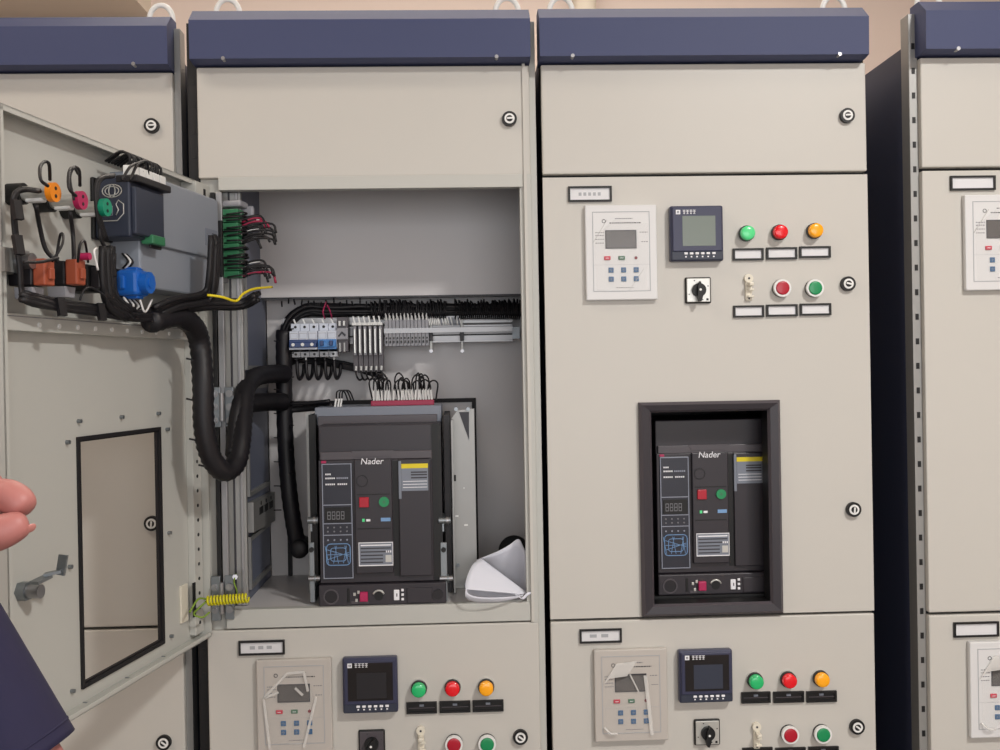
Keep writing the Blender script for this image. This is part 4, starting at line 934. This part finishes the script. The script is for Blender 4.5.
# ------------------------------------------------ person
def skin(name,joints,edges,mt,parent,root,sub=2,loc=(0,0,0)):
    me=bpy.data.meshes.new(name); me.from_pydata([j[0] for j in joints],edges,[]); me.materials.append(MT[mt]); o=bpy.data.objects.new(name,me); C.objects.link(o)
    o.parent=parent
    o.modifiers.new('skin','SKIN').use_smooth_shade=True
    sv=me.skin_vertices[0].data
    for i,j in enumerate(joints): sv[i].radius=(j[1],j[2] if len(j)>2 else j[1]); sv[i].use_root=(i==root)
    s=o.modifiers.new('sub','SUBSURF'); s.levels=sub; s.render_levels=sub
    return o
per=thing('person',(-.84,-1.22,0),0,'person in a dark navy jacket reaching in from the left photo edge, bare hand raised','person')
o3=Vector((-.84,-1.22,0))
def PX(px,py,dist): return atd(px,py,dist)-o3
J=[]; Eg=[]
def jn(v,r,prev=None,r2=None):
    J.append((tuple(v),r,r2 or r)); 
    if prev is not None: Eg.append((prev,len(J)-1))
    return len(J)-1
pel=jn((0,0,.98),.13,None,.1)
wa=jn((0,0,1.1),.12,pel,.09); ch=jn((0,.01,1.28),.15,wa,.1); nk0=jn((0,0,1.43),.09,ch,.07); nk=jn((0,.0,1.5),.055,nk0); hd_=jn((0,.02,1.58),.07,nk,.08); hc=jn((0,.02,1.67),.085,hd_,.1); ht=jn((0,.01,1.75),.06,hc,.07)
nose=jn((0,.12,1.64),.014,hc)
for s in(-1,1):
    hp=jn((s*.09,0,.9),.09,pel); kn=jn((s*.1,.02,.5),.06,hp); an=jn((s*.1,-.01,.09),.04,kn); jn((s*.11,.12,.04),.035,an)
# right arm (ends in the hand below the frame)
sr=jn((.19,0,1.40),.06,nk0)
D0=.78; elb=jn(PX(-85,565,D0),.035,sr)
wr=PX(24,772,D0); wrj=jn(wr,.026,elb,.032)
pm=jn(wr+Vector((.03,.01,-.05)),.022,wrj,.034)
for k,(dx,dy,ln) in enumerate(((.012,-.03,.06),(.018,-.01,.07),(.018,.012,.065),(.012,.03,.05))):
    b0=jn(wr+Vector((.045+dx*.3,dy,-.085)),.0095,pm); b1=jn(wr+Vector((.055+dx,dy,-.085-ln*.5)),.0085,b0); jn(wr+Vector((.045+dx,dy,-.085-ln)),.007,b1)
b0=jn(wr+Vector((.0,-.035,-.05)),.011,pm); jn(wr+Vector((.0,-.05,-.085)),.009,b0)
# left arm, hand raised and pinching in view
sl=jn((-.19,0,1.40),.06,nk0)
D1=.66
el2=jn((-.02,.22,1.22),.045,sl)
w2=PX(-75,535,D1); w2j=jn(w2,.024,el2,.03)
p2=jn(PX(-38,515,D1),.021,w2j,.032)
# index finger curled, knuckle up
k1=jn(PX(-14,497,D1),.0142,p2); k2=jn(PX(9,494,D1-.005),.0128,k1); k3=jn(PX(21,504,D1-.008),.0112,k2); jn(PX(27,513,D1-.01),.0088,k3)
# middle, ring, little behind
for i,(dx,dy,dd) in enumerate(((-2,-5,.022),(-6,-10,.042),(-16,-8,.06))):
    a_=jn(PX(-18+dx,494+dy,D1+dd),.011,p2); b_=jn(PX(-2+dx,490+dy,D1+dd+.004),.0095,a_); jn(PX(2+dx,500+dy,D1+dd+.004),.008,b_)
a_=jn(PX(-22,482,D1+.03),.0095,p2); jn(PX(0,474,D1+.03),.0085,a_)
# thumb from side of palm
q1=jn(PX(-26,537,D1-.015),.0145,p2); q2=jn(PX(-2,534,D1-.02),.0128,q1); q3=jn(PX(16,526,D1-.018),.0108,q2); jn(PX(30,521,D1-.014),.0075,q3)
body=skin('body',J,Eg,'skin',per,0)
m=MB(); c=PX(31,528,D1-.016); m.dome(c,(.7,-.5,-.5),.0035,.001,'nail',n=12); m.build('thumb_nail',per)
# ears/eyes/hair kept simple, outside the frame
m=MB()
for s in(-1,1): m.dome((s*.035,.1,1.69),(0,1,0),.012,.008,'white'); m.dome((s*.035,.106,1.69),(0,1,0),.006,.004,'dark'); m.dome((s*.09,.02,1.67),(s,0,0),.025,.014,'skin')
m.obox((-.025,.112,1.6),(.025,.112,1.6),.006,.008,'maroon'); m.build('face',per)
m=MB(); m.dome((0,-.005,1.70),(0,-.1,1),.108,.11,'hair',n=24,k=8); m.dome((0,-.02,1.68),(0,-1,0),.1,.09,'hair',n=24,k=6); m.build('hair',per)
J2=[]; E3=[]
def j2(v,r,prev=None,r2=None):
    J2.append((tuple(v),r,r2 or r)); 
    if prev is not None: E3.append((prev,len(J2)-1))
    return len(J2)-1
a0=j2((0,0,.92),.17,None,.13); a1=j2((0,0,1.1),.155,a0,.12); a2=j2((0,.01,1.29),.17,a1,.125); a3=j2((0,0,1.43),.11,a2,.08); a4=j2((0,0,1.48),.075,a3)
s1=j2((.2,0,1.41),.08,a3)
ee=PX(-60,590,D0); e1=j2(PX(-75,575,D0),.05,s1)
s2=j2((-.2,0,1.41),.08,a3); e4=j2((-.02,.22,1.22),.062,s2); j2(PX(-105,548,D1),.046,e4)
ax_=(PX(68,733,D0)-PX(0,618,D0)).normalized(); RS=.046; c_=PX(68,733,D0); sd=(PX(42,750,D0)-c_).normalized(); c_=c_+sd*RS
m=MB(); m.tube([c_-ax_*.26,c_-ax_*.2,c_-ax_*.12,c_-ax_*.06,c_-ax_*.02,c_],RS,'jacket',n=24,sub=4); m.tube([c_-ax_*.012,c_-ax_*.010],RS*1.01,'jacket',n=24,sub=1); m.build('sleeve',per)
skin('jacket',J2,E3,'jacket',per,0)
J4=[];E4=[]
J4=[((0,0,.97),.15,.11)]; 
for s in(-1,1):
    k=len(J4); J4+= [((s*.095,0,.88),.1,.1),((s*.1,.02,.5),.078,.078),((s*.1,0,.12),.065,.065)]; E4+=[(0,k),(k,k+1),(k+1,k+2)]
skin('trousers',J4,E4,'trousers',per,0)
for s in(-1,1):
    m=MB(); m.box(s*.105-.05,s*.105+.05,-.1,.2,.0,.07,'shoe',.02); m.box(s*.105-.045,s*.105+.045,-.09,.04,.06,.11,'shoe',.02); m.build('shoe',per)

# ------------------------------------------------ lights
def ceil_light(x,y,z,sx,sy,power,label,color=(1,.93,.84)):
    t=thing('ceiling_light',(x,y,z),0,label,'ceiling light','ceiling lights')
    m=MB(); m.frame(-sx/2-.02,sx/2+.02,-.01,.01,-sx/2,sx/2,-.009,.009,-.01,.01,'white') if False else None
    m=MB(); m.box(-sx/2-.02,sx/2+.02,-sy/2-.02,sy/2+.02,.02,.06,'white'); m.cyl((0,0,.06),(0,0,3.6-z),.015,'white'); m.build('housing',t)
    MB().box(-sx/2,sx/2,-sy/2,sy/2,.012,.02,'light').build('diffuser',t)
    ld=bpy.data.lights.new('lamp','AREA'); ld.shape='RECTANGLE'; ld.size=sx; ld.size_y=sy; ld.energy=power; ld.color=color
    lo=bpy.data.objects.new('ceiling_light_source',ld); C.objects.link(lo); lo.location=(x,y,z); lo.visible_camera=True
    return lo
ceil_light(1.35,-2.0,3.15,.3,.3,62,'square ceiling light above and behind the camera, right side',(1,.975,.94))
ceil_light(-1.5,-.9,3.3,1.2,.3,10,'long ceiling light over the left cabinets',(1,.86,.74))
ceil_light(.2,.9,3.3,2.6,.3,22,'long ceiling light behind the cabinet row',(1,.9,.8))
m=MB(); m.frame(-1.5,1.7,.9,2.5,-1.4,1.6,1.0,2.4,-3.6,-3.54,'white'); m.box(.06,.14,-3.59,-3.55,1.0,2.4,'white'); tag(m.build('added_window'),kind='structure')  # unseen window added to carry the frontal fill
ld=bpy.data.lights.new('added_fill','AREA'); ld.shape='RECTANGLE'; ld.size=3.0; ld.size_y=1.4; ld.energy=34; ld.color=(.9,.95,1)  # added fill light from behind the camera, brightens the cabinet interior
lo=bpy.data.objects.new('added_fill_source',ld); C.objects.link(lo); lo.location=(.1,-3.53,1.7); lo.rotation_euler=(math.radians(90),0,0)
w=bpy.data.worlds.new('w'); bpy.context.scene.world=w; w.use_nodes=True
w.node_tree.nodes['Background'].inputs[0].default_value=(.9,.93,1,1); w.node_tree.nodes['Background'].inputs[1].default_value=.3
sc=bpy.context.scene
sc.view_settings.view_transform='Standard'; sc.view_settings.look='None'; sc.view_settings.gamma=1; sc.view_settings.exposure=.1; sc.view_settings.use_curve_mapping=False
sc.cycles.use_denoising=True
